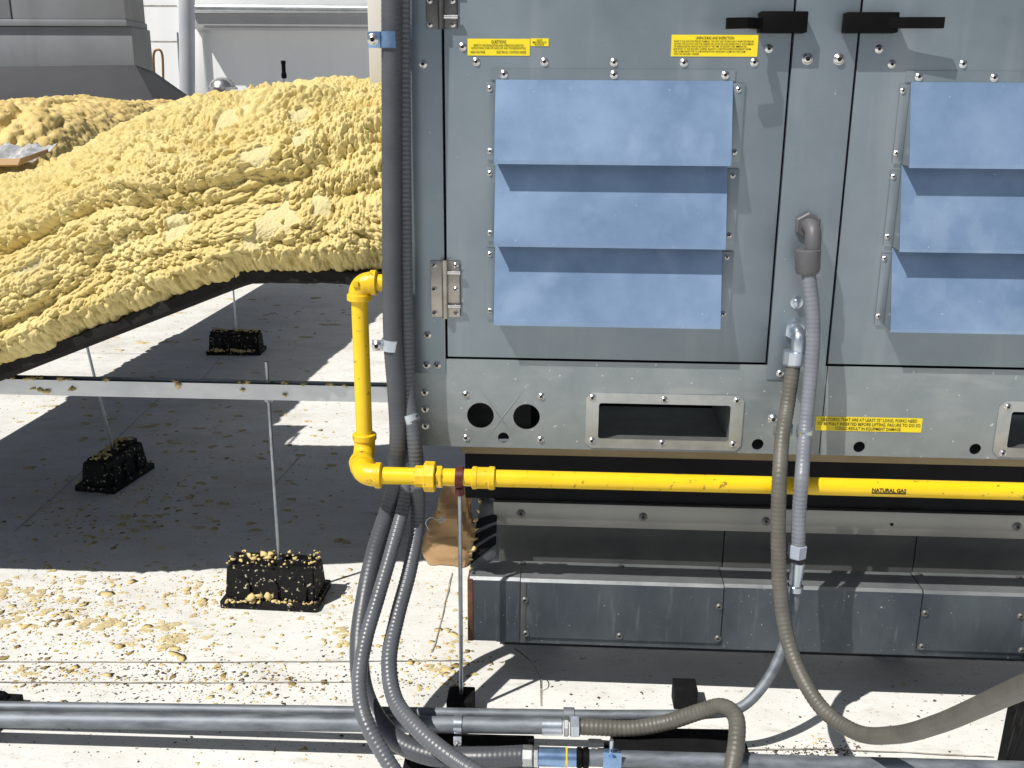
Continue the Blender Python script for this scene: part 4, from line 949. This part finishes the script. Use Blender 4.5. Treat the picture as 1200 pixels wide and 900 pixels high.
tag(obj('foam_smears', smears([(190, 752, 20, 8, 16, .01, .035), (40, 725, 40, 12, 20, .01, .035), (30, 690, 30, 10, 10, .01, .03), (120, 735, 40, 10, 10, .008, .03), (150, 700, 60, 14, 14, .006, .02), (415, 745, 12, 6, 10, .01, .025), (400, 715, 18, 14, 8, .006, .016), (500, 785, 12, 10, 14, .006, .016), (530, 745, 12, 16, 12, .006, .016), (230, 700, 16, 12, 10, .006, .018), (35, 785, 20, 6, 6, .008, .018), (100, 612, 30, 6, 6, .01, .03), (190, 500, 70, 20, 16, .01, .04), (250, 345, 50, 8, 16, .02, .06), (130, 400, 50, 15, 14, .015, .05), (60, 480, 40, 12, 16, .01, .03), (350, 390, 50, 15, 12, .015, .05), (265, 790, 20, 8, 8, .006, .012), (180, 530, 110, 40, 90, .006, .024), (330, 600, 80, 25, 40, .006, .022), (120, 610, 70, 20, 40, .006, .022), (330, 380, 70, 25, 40, .01, .03), (110, 690, 70, 20, 60, .004, .014), (230, 740, 80, 25, 40, .004, .012), (400, 730, 30, 30, 25, .004, .012)], 12)), 'thin dried smears of yellow foam overspray on the white roof', 'foam smears', kind='stuff')
# crumbs caught on blocks, strut, sack top and foot of the curb flashing
pts = []; szs = []
def caught(c, ex, ey, z, n, s0, s1):
    for _ in range(n): pts.append((c[0] + random.uniform(-ex, ex), c[1] + random.uniform(-ey, ey), z)); szs.append(random.uniform(s0, s1))
caught(bc, .12, .045, .119, 60, .002, .005); caught(bc - Vector((.03, 0, 0)), .035, .02, .122, 7, .007, .011); caught(bc - Vector((0, .065, 0)), .12, .012, .024, 50, .002, .006); caught(bc - Vector((.02, .062, 0)), .03, .008, .034, 4, .010, .016)
caught((b2.x + .01, b2.y + .1), .03, .12, .120, 60, .003, .007); caught(b3, .12, .02, .03, 30, .004, .01); caught((b3.x, b3.y + .08), .12, .03, .12, 30, .004, .01)
for u in (36, 40, 44, 50, 78, 86, 208, 282, 290, 358, 387, 405, 335, 20, 130): q = W(u, 450, YS); caught((q.x, YS - .012), .006, .006, strut_z + sh + .001, 2, .004, .008)
for u, v in ((38, 456), (46, 457), (54, 459), (84, 455), (209, 452), (284, 457), (333, 463)): q = W(u, v, YS - sh - .003); pts.append(tuple(q)); szs.append(random.uniform(.004, .009))
caught((sb.x + .02, sb.y + .05), .03, .02, shgt + .0, 16, .005, .012)
for t_ in np.linspace(0, 1, 9): q = A.lerp(D_, t_) + nrm * .004; pts.append(tuple(q)); szs.append(random.uniform(.004, .007))
tag(obj('caught_crumbs', scatter('caught_crumbs', np.array(pts), np.array(szs), np.full(len(pts), .8), M['crumb'], 8)), 'foam crumbs caught on the blocks, strut and sack', 'foam crumbs', kind='stuff')

# ------------------------------------------------------------------ background buildings
YB = 8.0
ww = thing('white_building', 'white walled building behind the foam duct with grey band coloured as soffit shade', 'building', (W(300, 60, YB).x, YB, 0))
def bx(name, u0, u1, v0, v1, Y, m, par, dep=.1, bev=.004, zmin=None):
    a, b = W(u0, v1, Y), W(u1, v0, Y); return box(name, a.x, b.x, Y, Y + dep, zmin if zmin is not None else a.z, b.z, m, par, bev)
bx('wall', -200, 470, -80, 140, YB, M['white_wall'], ww, 1.0, 0, zmin=0)
bx('fascia', 222, 470, 16, 33, YB - .25, M['fascia'], ww, .249)  # grey stands in for the soffit shade under the coping
bx('coping', 222, 470, -60, 14.5, YB - .30, M['white_wall'], ww, .299)
for v0, v1 in ((6, 7), (48, 48.7)): bx('wall_joint', 150, 207, v0, v1, YB - .004, M['seam'], ww, .003, 0)
rod('fascia_pipe', W(222, 9, YB - .36), W(470, 11, YB - .36), .036, M['strut'], ww, 14)
bx('wall_reveal', 222, 236, 34, 110, YB - .06, M['white_wall'], ww, .058, .004)
post_b = tag(bx('beige_post', 433.5, 462, -60, 110, .8, M['beige'], None, .1, .004), 'pale beige square post rising from the foam behind the conduits', 'post')
# grey housing at upper left
YH = 5.4
hood_ = thing('equipment_housing', 'grey sheet metal equipment housing with flared dark base at the upper left', 'equipment housing', (W(60, 60, YH).x, YH, 0))
xr_h = W(147, 20, YH).x; xl_h = W(-200, 20, YH).x; zj = W(70, 28, YH).z; zlow_ = W(70, 84, YH).z
xm_h = W(12.5, 10, YH).x
box('upper_panel', xl_h, xm_h - .006, YH, YH + .35, zj + .03, zj + 1.2, M['hood'], hood_, .004)
box('upper_panel', xm_h + .006, xr_h, YH, YH + .35, zj + .03, zj + 1.2, M['hood'], hood_, .004)
box('joint_band', xl_h, xr_h + .012, YH - .02, YH + .35, zj - .016, zj + .029, M['hood'], hood_, .004)
box('lower_panel', xl_h, xr_h + .03, YH + .012, YH + .35, zlow_ - .1, zj - .018, M['hood'], hood_, .004)
zz = W(180, 104, YH - .55); zq = W(0, 122, YH - .55)
zt_ = zlow_ + .01; zb_ = zq.z
V = [(xl_h, YH, zt_), (xr_h + .04, YH, zt_ + .04), (zz.x, YH - .55, zb_ + .02), (xl_h, YH - .55, zb_ - .02), (xl_h, YH, zb_ - .4), (xr_h + .04, YH, zb_ - .4), (zz.x, YH - .55, zb_ - .03), (xl_h, YH - .55, zb_ - .07), (zz.x, YH + .35, zb_), (xr_h + .04, YH + .35, zt_)]
obj('flared_base', mesh('flared_base', V, [(0, 3, 2, 1), (3, 7, 6, 2), (1, 2, 8, 9)], M['hooddark']), hood_)
box('housing_curb', xl_h, zz.x - .1, YH - .4, YH + .3, 0, zb_ - .06, M['hooddark'], hood_, 0)
for u in (25, 60, 95, 125):
    a, b = W(u, 88, YH), W(u + 12, 116, YH - .5); 
V = []
st = tag(tube('vent_stack', [tuple(W(218.5, -60, 7)), tuple(W(219.5, 112, 7)), (W(219.5, 112, 7).x, 7, 0)], .068, M['stack'], None, 24), 'tall plain grey blue vent pipe in front of the white wall', 'vent pipe')
up = [W(182, 104, 7.0), W(180.5, 62, 7.0), W(183, 58.5, 7.0), W(187, 58.5, 7.0), W(189.5, 62, 7.0), W(191.5, 98, 7.0)]
upt = thing('gooseneck_pipe', 'bent brass coloured pipe beside the tall grey vent pipe', 'pipe', up[0])
tube('pipe', catmull([tuple(q) for q in up], .01), .011, M['copper'], upt, 10); rod('pipe_foot', up[0], (up[0].x, up[0].y, 0), .013, M['copper'], upt, 10)
th = [W(208, 38, 7.2), W(211.5, 98, 7.2)]
tag(tube('thin_rod', [th[0], th[1], (th[1].x, th[1].y, 0)], .009, M['rodsteel'], None, 8), 'thin dark rod standing just left of the tall vent pipe', 'rod')
# mushroom vent cap
mv = W(260.5, 98, 7.0); k = 4.0 * 1.5 / 1150
vent = thing('roof_vent', 'shiny domed metal roof vent peeping over the foam', 'roof vent', (mv.x, 7.0, 0))
lathe_along('dome', (mv.x, 7.0, mv.z - .05), (0, 0, 1), [(k_ * 1.5, r_ * 1.5) for k_, r_ in [(0, .087), (.012, .087), (.016, .076), (.035, .070), (.055, .052), (.066, .025), (.069, .003)]], M['steel'], vent, 24)
rod('vent_stem', (mv.x, 7.0, 0), (mv.x, 7.0, mv.z - .05), .08, M['plate'], vent, 16)
bs = W(333, 92, 6.5); bt = W(332.5, 71, 6.5)
bk = thing('capped_pipe', 'small black capped pipe end sticking up beyond the foam', 'pipe', bs)
rod('pipe', (bs.x, 6.5, 0), (bs.x, 6.5, bs.z), .010, M['zinc'], bk, 10)
lathe_along('cap', (bs.x, 6.5, bs.z), (0, 0, 1), [(0, .014), (.005, .022), (.04, .022), (.046, .017), (bt.z - bs.z - .03, .017), (bt.z - bs.z - .026, .020), (bt.z - bs.z, .020)], M['black'], bk, 12)
